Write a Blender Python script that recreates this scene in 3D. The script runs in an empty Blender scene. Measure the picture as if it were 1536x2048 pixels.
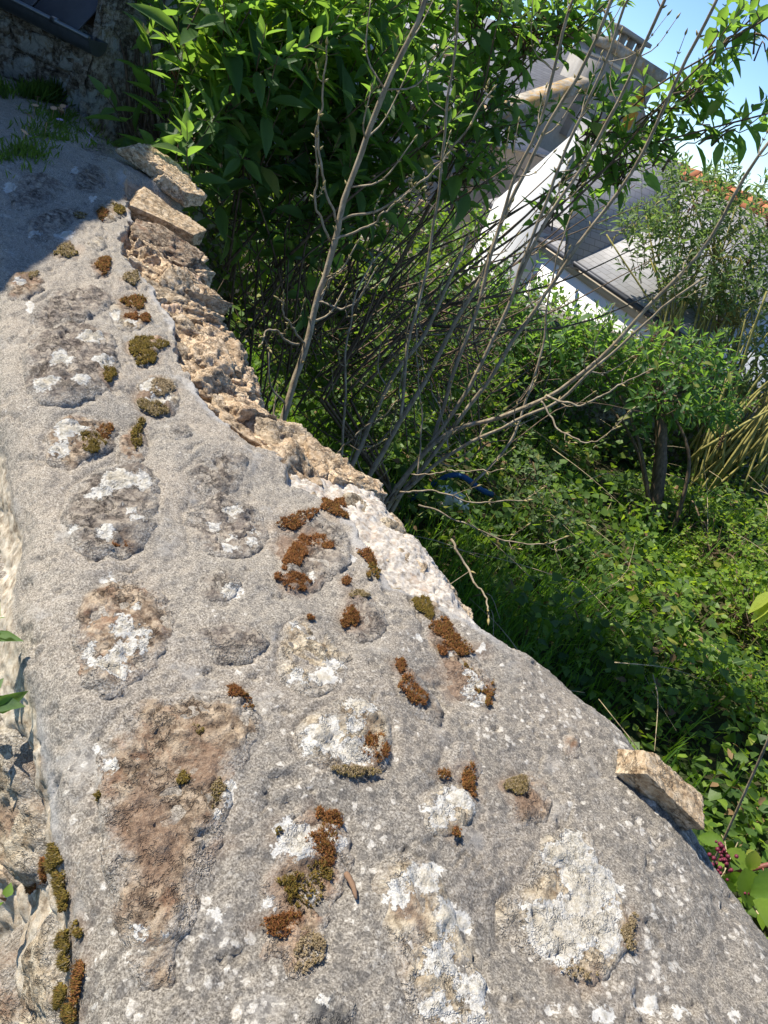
import bpy, math, random
import numpy as np
from mathutils import Vector, Matrix

rng = np.random.default_rng(11)
random.seed(11)
SC = bpy.context.scene
COL = SC.collection

# ------------------------------------------------------------------ camera
PITCH, ROLL, FPX = math.radians(30), math.radians(25), 1490.0
CAMZ = 2.30
R0 = np.array([1, 0, 0.]); FW = np.array([0, math.cos(PITCH), -math.sin(PITCH)]); U0 = np.array([0, math.sin(PITCH), math.cos(PITCH)])
CR = math.cos(ROLL) * R0 + math.sin(ROLL) * U0
CU = -math.sin(ROLL) * R0 + math.cos(ROLL) * U0
CAM = np.array([0, 0, CAMZ])
cd = bpy.data.cameras.new('camera'); cam = bpy.data.objects.new('camera', cd); COL.objects.link(cam)
M = Matrix(((CR[0], CU[0], -FW[0], 0), (CR[1], CU[1], -FW[1], 0), (CR[2], CU[2], -FW[2], CAMZ), (0, 0, 0, 1)))
cam.matrix_world = M
cd.sensor_fit = 'VERTICAL'; cd.sensor_height = 24.0; cd.lens = 24.0 * FPX / 2048
cd.clip_start = 0.02; cd.clip_end = 2000
SC.camera = cam

# ------------------------------------------------------------------ sky, sun, exposure
SUN_LEFT, SUN_EL = math.radians(78), math.radians(49)     # degrees to the left of the view direction (+Y), elevation
sdir = np.array([-math.sin(SUN_LEFT) * math.cos(SUN_EL), math.cos(SUN_LEFT) * math.cos(SUN_EL), math.sin(SUN_EL)])
w = bpy.data.worlds.new('World'); SC.world = w; w.use_nodes = True
wn = w.node_tree; bg = wn.nodes['Background']
sky = wn.nodes.new('ShaderNodeTexSky'); sky.sky_type = 'NISHITA'; sky.sun_disc = False
sky.sun_elevation = SUN_EL; sky.sun_rotation = -SUN_LEFT
sky.air_density = 0.75; sky.dust_density = 0.0; sky.ozone_density = 6.0; sky.altitude = 300
wn.links.new(sky.outputs[0], bg.inputs[0]); bg.inputs[1].default_value = 0.13
sl = bpy.data.lights.new('sun', 'SUN'); sl.energy = 5.0; sl.angle = math.radians(0.53); sl.color = (1.0, 0.94, 0.84)
so = bpy.data.objects.new('sun', sl); COL.objects.link(so)
so.rotation_euler = Vector((-sdir[0], -sdir[1], -sdir[2])).to_track_quat('-Z', 'Y').to_euler()
SC.view_settings.view_transform = 'Standard'; SC.view_settings.look = 'None'
SC.view_settings.exposure = 0.78; SC.view_settings.gamma = 1.0

# ------------------------------------------------------------------ pixel helpers (photo pixels, 1536 x 2048)
def ray(px, py):
    return CR * (px - 768) / FPX - CU * (py - 1024) / FPX + FW
def at(px, py, D):                       # point at distance D (metres, straight line)
    d = ray(px, py); return CAM + d / np.linalg.norm(d) * D
def on_z(px, py, z):
    d = ray(px, py); return CAM + d * ((z - CAMZ) / d[2])
def proj(P):
    q = P - CAM; z = q @ FW
    zz = np.where(z > 1e-3, z, 1e-3)
    return 768 + FPX * (q @ CR) / zz, 1024 - FPX * (q @ CU) / zz, z

# ------------------------------------------------------------------ numpy noise
def _h(ix, iy, iz, seed):
    n = (ix * 374761393 + iy * 668265263 + iz * 2147483647 + seed * 1274126177) & 0xFFFFFFFF
    n = ((n ^ (n >> 13)) * 1274126177) & 0xFFFFFFFF
    n = ((n ^ (n >> 16)) * 2246822519) & 0xFFFFFFFF
    return ((n ^ (n >> 15)) & 0xFFFFFF) / float(0xFFFFFF) * 2 - 1
def vn2(x, y, seed=0):
    xi = np.floor(x).astype(np.int64); yi = np.floor(y).astype(np.int64)
    fx = x - xi; fy = y - yi
    ux = fx * fx * fx * (fx * (fx * 6 - 15) + 10); uy = fy * fy * fy * (fy * (fy * 6 - 15) + 10)
    a = _h(xi, yi, 0 * xi, seed); b = _h(xi + 1, yi, 0 * xi, seed); c = _h(xi, yi + 1, 0 * xi, seed); d = _h(xi + 1, yi + 1, 0 * xi, seed)
    return (a + (b - a) * ux) * (1 - uy) + (c + (d - c) * ux) * uy
def vn3(x, y, z, seed=0):
    zi = np.floor(z).astype(np.int64); fz = z - zi; uz = fz * fz * (3 - 2 * fz)
    xi = np.floor(x).astype(np.int64); yi = np.floor(y).astype(np.int64)
    fx = x - xi; fy = y - yi; ux = fx * fx * (3 - 2 * fx); uy = fy * fy * (3 - 2 * fy)
    r = []
    for k in (0, 1):
        a = _h(xi, yi, zi + k, seed); b = _h(xi + 1, yi, zi + k, seed); c = _h(xi, yi + 1, zi + k, seed); d = _h(xi + 1, yi + 1, zi + k, seed)
        r.append((a + (b - a) * ux) * (1 - uy) + (c + (d - c) * ux) * uy)
    return r[0] * (1 - uz) + r[1] * uz
def fbm2(x, y, scale, octv=4, seed=0, gain=0.5):
    s = 0.; a = 1.; f = scale
    for o in range(octv):
        # rotate each octave so the lattice does not show
        c, n = math.cos(o * 1.1 + .4), math.sin(o * 1.1 + .4)
        s = s + a * vn2((x * c - y * n) * f + o * 17.3, (x * n + y * c) * f - o * 9.1, seed + o); a *= gain; f *= 2.03
    return s
def fbm3(P, scale, octv=4, seed=0, gain=0.5):
    s = 0.; a = 1.; f = scale
    for o in range(octv):
        s = s + a * vn3(P[:, 0] * f + o * 7.7, P[:, 1] * f + o * 3.1, P[:, 2] * f - o * 5.3, seed + o); a *= gain; f *= 2.03
    return s
def sstep(x, a, b):
    t = np.clip((x - a) / (b - a), 0, 1); return t * t * (3 - 2 * t)

# ------------------------------------------------------------------ mesh / object helpers
def mesh_np(name, V, faces, mat=None, smooth=False, attrs=None, cols=None):
    """faces: list of int arrays (n,3) or (n,4)"""
    me = bpy.data.meshes.new(name)
    V = np.asarray(V, dtype=np.float32)
    me.vertices.add(len(V)); me.vertices.foreach_set('co', V.ravel())
    if not isinstance(faces, list): faces = [faces]
    faces = [np.asarray(f, dtype=np.int32) for f in faces if len(f)]
    tot = np.concatenate([np.full(len(f), f.shape[1], np.int32) for f in faces])
    idx = np.concatenate([f.ravel() for f in faces])
    start = np.concatenate(([0], np.cumsum(tot)[:-1])).astype(np.int32)
    me.loops.add(len(idx)); me.loops.foreach_set('vertex_index', idx)
    me.polygons.add(len(tot)); me.polygons.foreach_set('loop_start', start); me.polygons.foreach_set('loop_total', tot)
    if smooth: me.polygons.foreach_set('use_smooth', np.ones(len(tot), dtype=bool))
    for k, v in (attrs or {}).items():
        a = me.attributes.new(k, 'FLOAT', 'POINT'); a.data.foreach_set('value', np.asarray(v, np.float32))
    for k, v in (cols or {}).items():
        a = me.attributes.new(k, 'FLOAT_COLOR', 'POINT'); a.data.foreach_set('color', np.asarray(v, np.float32).ravel())
    me.update(calc_edges=True)
    if mat: me.materials.append(mat)
    return me
def link(name, data, parent=None, label=None, cat=None, group=None, kind=None):
    o = bpy.data.objects.new(name, data); COL.objects.link(o)
    if parent is not None:
        o.parent = parent
        if parent.parent is None: o.location = -parent.location
    for k, v in (('label', label), ('category', cat), ('group', group), ('kind', kind)):
        if v: o[k] = v
    return o
def thing(name, loc, label, cat, group=None):
    o = link(name, None, None, label, cat, group); o.location = Vector([float(c) for c in loc]); o.empty_display_size = .1
    return o
class Acc:
    """collects vertex/face arrays into one mesh"""
    def __init__(s): s.V = []; s.F = {3: [], 4: []}; s.n = 0; s.A = {}
    def add(s, V, F, **at_):
        V = np.asarray(V, float)
        for f in (F if isinstance(F, list) else [F]):
            f = np.asarray(f)
            if len(f): s.F[f.shape[1]].append(f + s.n)
        for k, v in at_.items(): s.A.setdefault(k, []).append(np.broadcast_to(v, (len(V),)))
        s.V.append(V); s.n += len(V)
    def mesh(s, name, mat, smooth=False):
        return mesh_np(name, np.concatenate(s.V), [np.concatenate(v) for v in s.F.values() if v], mat, smooth,
                       {k: np.concatenate(v) for k, v in s.A.items()})
def tube(pts, rad, sides=6, cap=True):
    P = np.asarray(pts, float); n = len(P); rad = np.broadcast_to(np.asarray(rad, float), (n,))
    T = np.gradient(P, axis=0); T /= np.linalg.norm(T, axis=1)[:, None] + 1e-12
    ref = np.array([0.31, 0.17, 0.93]); ref = ref if abs(T[0] @ ref) < .9 else np.array([1., 0, 0])
    A = np.cross(T, ref); A /= np.linalg.norm(A, axis=1)[:, None] + 1e-12
    B = np.cross(T, A)
    th = np.arange(sides) * 2 * math.pi / sides
    V = P[:, None, :] + rad[:, None, None] * (np.cos(th)[None, :, None] * A[:, None, :] + np.sin(th)[None, :, None] * B[:, None, :])
    V = V.reshape(-1, 3)
    i = np.arange(n - 1)[:, None] * sides; j = np.arange(sides)[None, :]; jn = (j + 1) % sides
    F = np.stack([i + j, i + jn, i + sides + jn, i + sides + j], -1).reshape(-1, 4)
    if cap:
        V = np.vstack([V, P[0], P[-1]]); k = n * sides
        j = np.arange(sides); jn = (j + 1) % sides
        tr = np.concatenate([np.stack([np.full(sides, k), jn, j], -1), np.stack([np.full(sides, k + 1), (n - 1) * sides + j, (n - 1) * sides + jn], -1)])
        return V, [F, tr]
    return V, [F]
def spline(pts, n):
    P = np.asarray(pts, float); m = len(P)
    if m == 2: return P[0] + (P[1] - P[0]) * np.linspace(0, 1, n)[:, None]
    Q = np.vstack([2 * P[0] - P[1], P, 2 * P[-1] - P[-2]])
    d = np.concatenate(([0], np.cumsum(np.linalg.norm(np.diff(P, axis=0), axis=1)))); t = np.linspace(0, d[-1], n)
    out = np.zeros((n, P.shape[1]))
    for k, tt in enumerate(t):
        i = min(max(np.searchsorted(d, tt) - 1, 0), m - 2); u = (tt - d[i]) / max(d[i + 1] - d[i], 1e-9)
        a, b, c, e = Q[i], Q[i + 1], Q[i + 2], Q[i + 3]
        out[k] = .5 * (2 * b + (c - a) * u + (2 * a - 5 * b + 4 * c - e) * u * u + (-a + 3 * b - 3 * c + e) * u ** 3)
    return out
def box(c, ax, ay, az):
    """box from centre c and three half-axis vectors"""
    c, ax, ay, az = [np.asarray(v, float) for v in (c, ax, ay, az)]
    V = np.array([c + i * ax + j * ay + k * az for k in (-1, 1) for j in (-1, 1) for i in (-1, 1)])
    F = np.array([[0, 2, 3, 1], [4, 5, 7, 6], [0, 1, 5, 4], [2, 6, 7, 3], [0, 4, 6, 2], [1, 3, 7, 5]])
    if np.dot(np.cross(ax, ay), az) < 0: F = F[:, ::-1]
    return V, F
def bevel_mesh(me, w_, seg=2):
    import bmesh
    bm = bmesh.new(); bm.from_mesh(me); bmesh.ops.bevel(bm, geom=bm.edges[:], offset=w_, segments=seg, affect='EDGES', profile=.6)
    bm.to_mesh(me); bm.free(); return me

# ------------------------------------------------------------------ materials
class NT:
    def __init__(s, name):
        s.m = bpy.data.materials.new(name); s.m.use_nodes = True; s.t = s.m.node_tree; s.N = s.t.nodes; s.b = s.N['Principled BSDF']
        s.co = s.N.new('ShaderNodeTexCoord').outputs['Object']
    def L(s, a, b): s.t.links.new(a, b)
    def put(s, sock, v):
        if isinstance(v, bpy.types.NodeSocket): s.L(v, sock)
        elif isinstance(v, tuple): sock.default_value = (*v, 1) if len(v) == 3 else v
        else: sock.default_value = v
    def noise(s, scale, detail=4, rough=.55, vec=None, out='Fac', dist=0.):
        n = s.N.new('ShaderNodeTexNoise'); n.inputs['Scale'].default_value = scale; n.inputs['Detail'].default_value = detail
        n.inputs['Roughness'].default_value = rough; n.inputs['Distortion'].default_value = dist; s.L(vec or s.co, n.inputs['Vector']); return n.outputs[out]
    def vor(s, scale, out='Distance', vec=None, feature='F1', rand=1.):
        n = s.N.new('ShaderNodeTexVoronoi'); n.feature = feature; n.inputs['Scale'].default_value = scale; n.inputs['Randomness'].default_value = rand
        s.L(vec or s.co, n.inputs['Vector']); return n.outputs[out]
    def ramp(s, fac, stops, interp='LINEAR'):
        n = s.N.new('ShaderNodeValToRGB'); cr = n.color_ramp; cr.interpolation = interp
        while len(cr.elements) < len(stops): cr.elements.new(.5)
        for e, (p, c) in zip(cr.elements, stops): e.position = p; e.color = (*c, 1) if isinstance(c, tuple) else (c, c, c, 1)
        s.put(n.inputs[0], fac); return n.outputs[0]
    def step(s, fac, a, b):
        n = s.N.new('ShaderNodeMapRange'); n.interpolation_type = 'SMOOTHSTEP'; s.put(n.inputs[0], fac)
        n.inputs[1].default_value = a; n.inputs[2].default_value = b; return n.outputs[0]
    def mix(s, fac, a, b, mode='MIX'):
        n = s.N.new('ShaderNodeMix'); n.data_type = 'RGBA'; n.blend_type = mode
        s.put(n.inputs[0], fac); s.put(n.inputs[6], a); s.put(n.inputs[7], b); return n.outputs[2]
    def math(s, op, a, b=0., c=0.):
        n = s.N.new('ShaderNodeMath'); n.operation = op; s.put(n.inputs[0], a); s.put(n.inputs[1], b); s.put(n.inputs[2], c); return n.outputs[0]
    def attr(s, name, out='Fac'):
        n = s.N.new('ShaderNodeAttribute'); n.attribute_name = name; return n.outputs[out]
    def objrand(s): return s.N.new('ShaderNodeObjectInfo').outputs['Random']
    def island(s): return s.N.new('ShaderNodeNewGeometry').outputs['Random Per Island']
    def map(s, scale=(1, 1, 1), rot=(0, 0, 0)):
        n = s.N.new('ShaderNodeMapping'); n.inputs['Scale'].default_value = scale; n.inputs['Rotation'].default_value = rot; s.L(s.co, n.inputs[0]); return n.outputs[0]
    def bump(s, h, strength=.5, dist=.002, nrm=None):
        n = s.N.new('ShaderNodeBump'); n.inputs['Strength'].default_value = strength; n.inputs['Distance'].default_value = dist
        s.L(h, n.inputs['Height'])
        if nrm: s.L(nrm, n.inputs['Normal'])
        return n.outputs[0]
    def done(s, col, rough=.9, nrm=None, spec=.25):
        s.put(s.b.inputs['Base Color'], col); s.put(s.b.inputs['Roughness'], rough); s.b.inputs['Specular IOR Level'].default_value = spec
        if nrm: s.L(nrm, s.b.inputs['Normal'])
        return s.m

def lichen_layer(t, col, attr=True):
    """pale crust lichen where the painted field is positive, with a lobed edge"""
    f = t.attr('lich'); n = t.noise(95, 5, .7); n2 = t.noise(320, 3, .6)
    v = t.math('ADD', f, t.math('MULTIPLY', t.math('SUBTRACT', n, .5), 3.0))
    v = t.math('ADD', v, t.math('MULTIPLY', t.math('SUBTRACT', n2, .5), 1.0))
    m = t.step(v, -.05, .22)
    lc = t.ramp(t.noise(210, 6, .78), [(.34, (.25, .22, .17)), (.44, (.43, .395, .325)), (.53, (.54, .51, .445)), (.66, (.63, .605, .555))])
    ce = t.step(t.math('ADD', t.vor(210, 'Distance', t.noise_vec(120, .006), 'DISTANCE_TO_EDGE'), t.math('MULTIPLY', t.noise(90, 3), .06)), .02, .085); lc = t.mix(t.math('MULTIPLY', t.math('SUBTRACT', 1.0, ce), .45), lc, (.20, .175, .14))
    lc = t.mix(t.math('MULTIPLY', t.step(t.noise(22, 2), .45, .62), .5), lc, (.47, .41, .31))
    rim = t.math('MULTIPLY', m, t.math('SUBTRACT', 1.0, t.step(v, .3, .8)))
    lc = t.mix(t.math('MULTIPLY', rim, .6), lc, (.66, .645, .605))
    hol = t.step(t.noise(60, 5, .75), .60, .68); m = t.math('MULTIPLY', m, t.math('SUBTRACT', 1.0, t.math('MULTIPLY', hol, .6)))
    return t.mix(m, col, lc), m

def mortar_mat():
    t = NT('lime_mortar')
    big = t.noise(6, 3, .6); mid = t.noise(38, 5, .65); fine = t.noise(520, 5, .8); grain = t.vor(620, 'Color')
    c = t.ramp(fine, [(.35, (.075, .065, .055)), (.45, (.21, .188, .158)), (.53, (.345, .312, .265)), (.64, (.58, .535, .465))])
    warm = t.ramp(fine, [(.36, (.11, .095, .076)), (.5, (.31, .272, .225)), (.63, (.58, .53, .46))])
    c = t.mix(t.step(big, .42, .60), c, warm)
    c = t.mix(t.math('MULTIPLY', t.step(mid, .54, .66), .35), c, (.10, .095, .09))
    c = t.mix(t.math('MULTIPLY', t.step(t.noise(14, 4, .7), .56, .68), .55), c, (.42, .40, .37))
    # crust lichen specks, larger and denser towards the camera end and the right shoulder
    near = t.attr('near')
    nv = t.noise_vec(160, .010); wob = t.math('MULTIPLY', t.math('SUBTRACT', t.noise(260, 4, .7), .5), .55)
    d = t.math('ADD', t.vor(120, 'Distance', nv), wob); rnd = t.vor(120, 'Color', nv)
    thr = t.math('MULTIPLY', t.math('MULTIPLY', t.math('MULTIPLY', t.math('POWER', t.sep(rnd), 2.2), t.step(t.noise(9, 3, .6), .36, .6)), .66), near)
    spots = t.step(t.math('SUBTRACT', thr, d), -.06, .10)
    d2 = t.math('ADD', t.vor(190, 'Distance'), t.math('MULTIPLY', wob, .7)); r2 = t.sep(t.vor(190, 'Color'))
    s2 = t.step(t.math('SUBTRACT', t.math('MULTIPLY', r2, t.math('MULTIPLY', t.step(t.noise(17, 4, .7), .36, .62), t.math('ADD', .26, t.math('MULTIPLY', near, .22)))), d2), -.05, .08)
    d3 = t.math('ADD', t.vor(110, 'Distance', t.map((1, 1, 1), (1, 2, .5))), wob); r3 = t.sep(t.vor(110, 'Color', t.map((1, 1, 1), (1, 2, .5))))
    s3 = t.step(t.math('SUBTRACT', t.math('MULTIPLY', r3, t.math('ADD', .18, t.math('MULTIPLY', near, .42))), d3), -.10, .08)
    c = t.mix(t.math('MULTIPLY', s3, .5), c, t.ramp(t.noise(500, 3, .7), [(.3, (.05, .047, .047)), (.7, (.15, .142, .135))]))
    dk = t.math('ADD', .08, t.math('MULTIPLY', t.step(near, .35, 1.0), .24)); c = t.mix(dk, c, t.mix(1.0, c, (.36, .36, .37), 'MULTIPLY'))
    sc_ = t.ramp(t.noise(420, 4, .75), [(.36, (.30, .275, .235)), (.5, (.50, .47, .42)), (.62, (.66, .63, .58))])
    c = t.mix(t.math('MULTIPLY', spots, .85), c, sc_); c = t.mix(t.math('MULTIPLY', s2, .36), c, sc_)
    c = t.mix(1.0, c, (1.05, 1.035, 1.0), 'MULTIPLY')
    # bare sandy core where the cap has broken away
    rub = t.attr('rub')
    rc = t.ramp(t.noise(75, 6, .75), [(.28, (.20, .13, .085)), (.45, (.40, .28, .19)), (.58, (.53, .40, .29)), (.8, (.63, .53, .42))])
    pale = t.ramp(t.noise(130, 6, .75), [(.36, (.27, .225, .175)), (.5, (.50, .445, .375)), (.64, (.64, .60, .535))])
    pale = t.mix(t.math('MULTIPLY', t.step(t.noise(30, 4, .7), .55, .66), .45), pale, (.44, .30, .20))
    rc = t.mix(t.attr('pale'), rc, pale)
    rm = t.step(t.math('ADD', rub, t.math('MULTIPLY', t.math('SUBTRACT', t.noise(160, 4), .5), .7)), .42, .58)
    c = t.mix(rm, c, rc)
    fcol = t.ramp(t.noise(60, 6, .72), [(.34, (.20, .15, .10)), (.45, (.42, .345, .25)), (.56, (.58, .505, .39)), (.68, (.68, .61, .50))])
    c = t.mix(t.step(t.math('ADD', t.attr('facem'), t.math('MULTIPLY', t.math('SUBTRACT', t.noise(50, 4), .5), .8)), .35, .75), c, fcol)
    # fresh grey repair lip along the break
    c = t.mix(t.math('MULTIPLY', t.attr('lip'), .8), c, t.ramp(fine, [(.36, (.28, .268, .25)), (.62, (.48, .46, .43))]))
    c = t.mix(t.math('MULTIPLY', t.attr('stain'), .75), c, t.ramp(t.noise(200, 4, .7), [(.3, (.16, .09, .05)), (.7, (.36, .25, .16))]))
    c, lm = lichen_layer(t, c)
    h = t.math('ADD', t.math('MULTIPLY', fine, .6), t.math('ADD', t.math('MULTIPLY', mid, .35), t.math('MULTIPLY', t.math('ADD', spots, lm), .12)))
    return t.done(c, .95, t.bump(h, .7, .005), .12)
def noise_vec(s, scale, amt):
    n = s.noise(scale, 3, .6, out='Color'); v = s.N.new('ShaderNodeVectorMath'); v.operation = 'SCALE'; s.L(n, v.inputs[0]); v.inputs['Scale'].default_value = amt
    a = s.N.new('ShaderNodeVectorMath'); a.operation = 'ADD'; s.L(s.co, a.inputs[0]); s.L(v.outputs[0], a.inputs[1]); return a.outputs[0]
NT.noise_vec = noise_vec
def sep(s, c):
    n = s.N.new('ShaderNodeSeparateColor'); s.L(c, n.inputs[0]); return n.outputs[0]
NT.sep = sep

def stone_mat(name, dark, mid, light, accent, acc_amt=.5, has_attr=True, scale=1.):
    t = NT(name)
    n = t.noise(70 * scale, 7, .72); str_ = t.noise(24 * scale, 5, .7, t.map((1, 1, 3.5), (.3, .5, .2)))
    c = t.ramp(n, [(.35, dark), (.47, mid), (.57, light), (.68, tuple(min(1, x * 1.3) for x in light))])
    c = t.mix(t.math('MULTIPLY', t.step(str_, .50, .66), acc_amt), c, accent)
    c = t.mix(t.math('MULTIPLY', t.step(t.noise(260 * scale, 3, .6), .58, .68), .5), c, tuple(x * .45 for x in dark))
    crk = t.step(t.math('ABSOLUTE', t.math('SUBTRACT', t.noise(13 * scale, 6, .7, t.map((1, 1, 2.2), (.2, .4, .9))), .5)), .0, .022)
    c = t.mix(t.math('MULTIPLY', t.math('SUBTRACT', 1.0, crk), .6), c, tuple(x * .35 for x in dark))
    c = t.mix(t.math('MULTIPLY', t.step(t.noise(170 * scale, 5, .8), .53, .64), .4), c, tuple(min(1, x * 1.35 + .03) for x in light))
    c = t.mix(1.0, c, (1.06, 1.0, .90), 'MULTIPLY')
    hs = t.N.new('ShaderNodeHueSaturation'); t.put(hs.inputs['Color'], c)
    t.put(hs.inputs['Value'], t.math('ADD', .84, t.math('MULTIPLY', t.objrand(), .32))); c = hs.outputs[0]
    h = t.math('ADD', n, t.math('ADD', t.math('MULTIPLY', t.noise(260 * scale, 4, .7), .6), t.math('MULTIPLY', crk, .4)))
    if name == 'shed_stone': c = t.mix(t.math('MULTIPLY', t.step(t.math('ADD', t.noise(7, 3, .6), t.math('MULTIPLY', t.noise(60, 4, .7), .35)), .70, .78), .75), c, (.46, .48, .44))
    if has_attr:
        c = t.mix(t.math('MULTIPLY', t.attr('edge'), .9), c, t.ramp(t.noise(420, 4, .75), [(.35, (.085, .073, .060)), (.48, (.27, .24, .20)), (.62, (.52, .48, .415))]))
        c = t.mix(t.math('MULTIPLY', t.attr('stain'), .8), c, t.ramp(t.noise(200, 4, .7), [(.3, (.12, .075, .05)), (.55, (.25, .165, .11)), (.75, (.37, .29, .21))]))
        c, lm = lichen_layer(t, c)
        h = t.math('ADD', h, t.math('MULTIPLY', lm, .3))
    return t.done(c, .92, t.bump(h, .85, .008 / scale), .15)

def leaf_mat(name, dark, light, trans, gloss=.42, tfac=.38):
    t = NT(name)
    r = t.math('FRACT', t.math('ADD', t.island(), t.math('MULTIPLY', t.objrand(), 7.13)))
    c = t.mix(r, dark, light)
    c = t.mix(t.math('MULTIPLY', t.step(t.noise(9, 2), .5, .7), .35), c, tuple(x * .6 for x in dark))
    s2 = t.step(r, .955, .965); c = t.mix(t.math('MULTIPLY', s2, .6), c, (.28, .24, .05))
    nrm = t.bump(t.noise(120, 2), .25, .004)
    t.done(c, gloss, nrm, .3)
    tr = t.N.new('ShaderNodeBsdfTranslucent'); t.put(tr.inputs[0], t.mix(r, tuple(x * .75 for x in trans), trans)); mx = t.N.new('ShaderNodeMixShader'); mx.inputs[0].default_value = tfac
    out = t.N['Material Output']; t.L(t.b.outputs[0], mx.inputs[1]); t.L(tr.outputs[0], mx.inputs[2]); t.L(mx.outputs[0], out.inputs[0])
    return t.m
def bark_mat(name, a, b, c_, rough=.8):
    t = NT(name)
    n = t.noise(60, 5, .7, t.map((1, 1, .25)))
    c = t.ramp(n, [(.3, a), (.5, b), (.7, c_)])
    return t.done(c, rough, t.bump(t.noise(140, 4), .4, .003), .25)
def plain(name, col, rough=.6, metal=0., var=.25, scale=20, spec=.4):
    t = NT(name)
    c = t.mix(t.noise(scale, 5, .65), tuple(x * (1 - var) for x in col), tuple(min(1, x * (1 + var)) for x in col))
    m = t.done(c, rough, t.bump(t.noise(scale * 6, 3), .15, .003), spec); t.b.inputs['Metallic'].default_value = metal; return m

MAT = {}
MAT['mortar'] = mortar_mat()
MAT['slaty'] = stone_mat('grey_schist', (.070, .060, .056), (.18, .158, .142), (.33, .30, .265), (.125, .105, .10), .6)
MAT['brown'] = stone_mat('brown_stone', (.085, .060, .044), (.235, .18, .132), (.42, .35, .275), (.29, .16, .10), .55)
MAT['cream'] = stone_mat('crusted_stone', (.15, .12, .085), (.33, .28, .21), (.52, .47, .38), (.24, .16, .09), .45)
MAT['tan'] = stone_mat('tan_stone', (.25, .175, .115), (.49, .375, .26), (.64, .53, .40), (.42, .285, .18), .4)
MAT['loose'] = stone_mat('loose_tan_stone', (.26, .18, .11), (.48, .37, .25), (.64, .54, .41), (.36, .25, .15), .45, has_attr=False)
MAT['dark'] = stone_mat('dark_stone', (.05, .05, .053), (.11, .11, .113), (.19, .19, .185), (.08, .08, .085), .5)
MAT['face'] = stone_mat('face_stone', (.20, .15, .105), (.44, .36, .265), (.60, .52, .415), (.40, .27, .14), .5)
MAT['shed'] = stone_mat('shed_stone', (.075, .065, .052), (.20, .175, .14), (.40, .385, .35), (.17, .15, .06), .6, has_attr=False, scale=.35)
MAT['leafA'] = leaf_mat('buddleia_leaf', (.034, .082, .030), (.11, .19, .065), (.36, .62, .07), .44, .46)
MAT['leafB'] = leaf_mat('shrub_leaf_grey', (.07, .115, .05), (.16, .22, .095), (.34, .52, .10), .45, .38)
MAT['leafY'] = leaf_mat('bright_leaf', (.10, .21, .035), (.17, .30, .045), (.40, .62, .04), .45, .48)
MAT['ivy'] = leaf_mat('ivy_leaf', (.030, .068, .018), (.125, .205, .034), (.36, .56, .04), .5, .36)
MAT['bramble'] = leaf_mat('bramble_leaf', (.09, .165, .022), (.23, .34, .045), (.52, .72, .04), .5, .44)
MAT['grass'] = leaf_mat('grass_blade', (.045, .115, .015), (.12, .23, .03), (.32, .58, .03), .45, .42)
MAT['bark'] = bark_mat('grey_brown_bark', (.13, .10, .06), (.27, .215, .14), (.40, .34, .25))
MAT['barkd'] = bark_mat('dark_brown_bark', (.05, .034, .022), (.125, .085, .053), (.22, .155, .10))
MAT['barky'] = bark_mat('yellow_green_bark', (.13, .115, .03), (.27, .24, .07), (.40, .36, .14))
MAT['bud'] = plain('bud_scale', (.30, .24, .09), .5, scale=90)
MAT['panicle'] = plain('dead_flower_brown', (.13, .055, .028), .9, scale=120)
MAT['soil'] = plain('dark_soil', (.045, .036, .024), .95, scale=12)
MAT['twig'] = plain('dry_twig', (.20, .12, .07), .9, 0, .5, 200)

# ------------------------------------------------------------------ the ground
def ground_z(x, y):
    x = np.asarray(x, float); y = np.asarray(y, float)
    z = .10 * fbm2(x, y, .55, 4, 5) + .04 * fbm2(x, y, 2.2, 3, 8)
    z = z + .62 * np.exp(-(((x - 3.3) / 1.25) ** 2 + ((y - 4.6) / 1.5) ** 2)) + .35 * np.exp(-(((x - 2.9) / 1.0) ** 2 + ((y - 2.6) / .9) ** 2))
    z = z - 2.3 * sstep(y, 7.6, 10.0) - 2.0 * sstep(y, 16, 60)
    return z
# ------------------------------------------------------------------ the wall's coordinates
HD = math.radians(39.5)
ES = np.array([-math.sin(HD), math.cos(HD), 0]); ET = np.array([math.cos(HD), math.sin(HD), 0])
ZC = 1.75
def st_at(px, py, drop):
    P = on_z(px, py, ZC - drop); return P @ ES, P @ ET
right_tr = [(1536, 1860, .06), (1400, 1650, .06), (1230, 1440, .06), (1090, 1325, .06), (1000, 1270, .06), (905, 1120, .06), (775, 980, .07), (650, 928, .08), (545, 868, .10),
            (480, 740, .11), (432, 610, .11), (405, 480, .09), (375, 400, .05), (300, 330, .05), (245, 290, .05), (195, 215, .05)]
rp = np.array(sorted(st_at(*p) for p in right_tr))
RS = np.concatenate(([-2.5, -.4], rp[:, 0], [4.2])); RT = np.concatenate(([rp[0, 1], rp[0, 1]], rp[:, 1], [rp[-1, 1]]))
def smooth_tab(x, y, k=.05):
    xs = np.arange(x[0], x[-1], .01); ys = np.interp(xs, x, y); n = int(k / .01) * 2 + 1
    kern = np.hanning(n + 2)[1:-1]; kern /= kern.sum(); yp = np.pad(ys, n // 2, mode='edge'); return xs, np.convolve(yp, kern, 'valid')
RSs, RTs = smooth_tab(RS, RT, .07)
TL = .118
W0 = .62
def width(s): return np.interp(s, RSs, RTs) + .020 - TL
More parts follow.
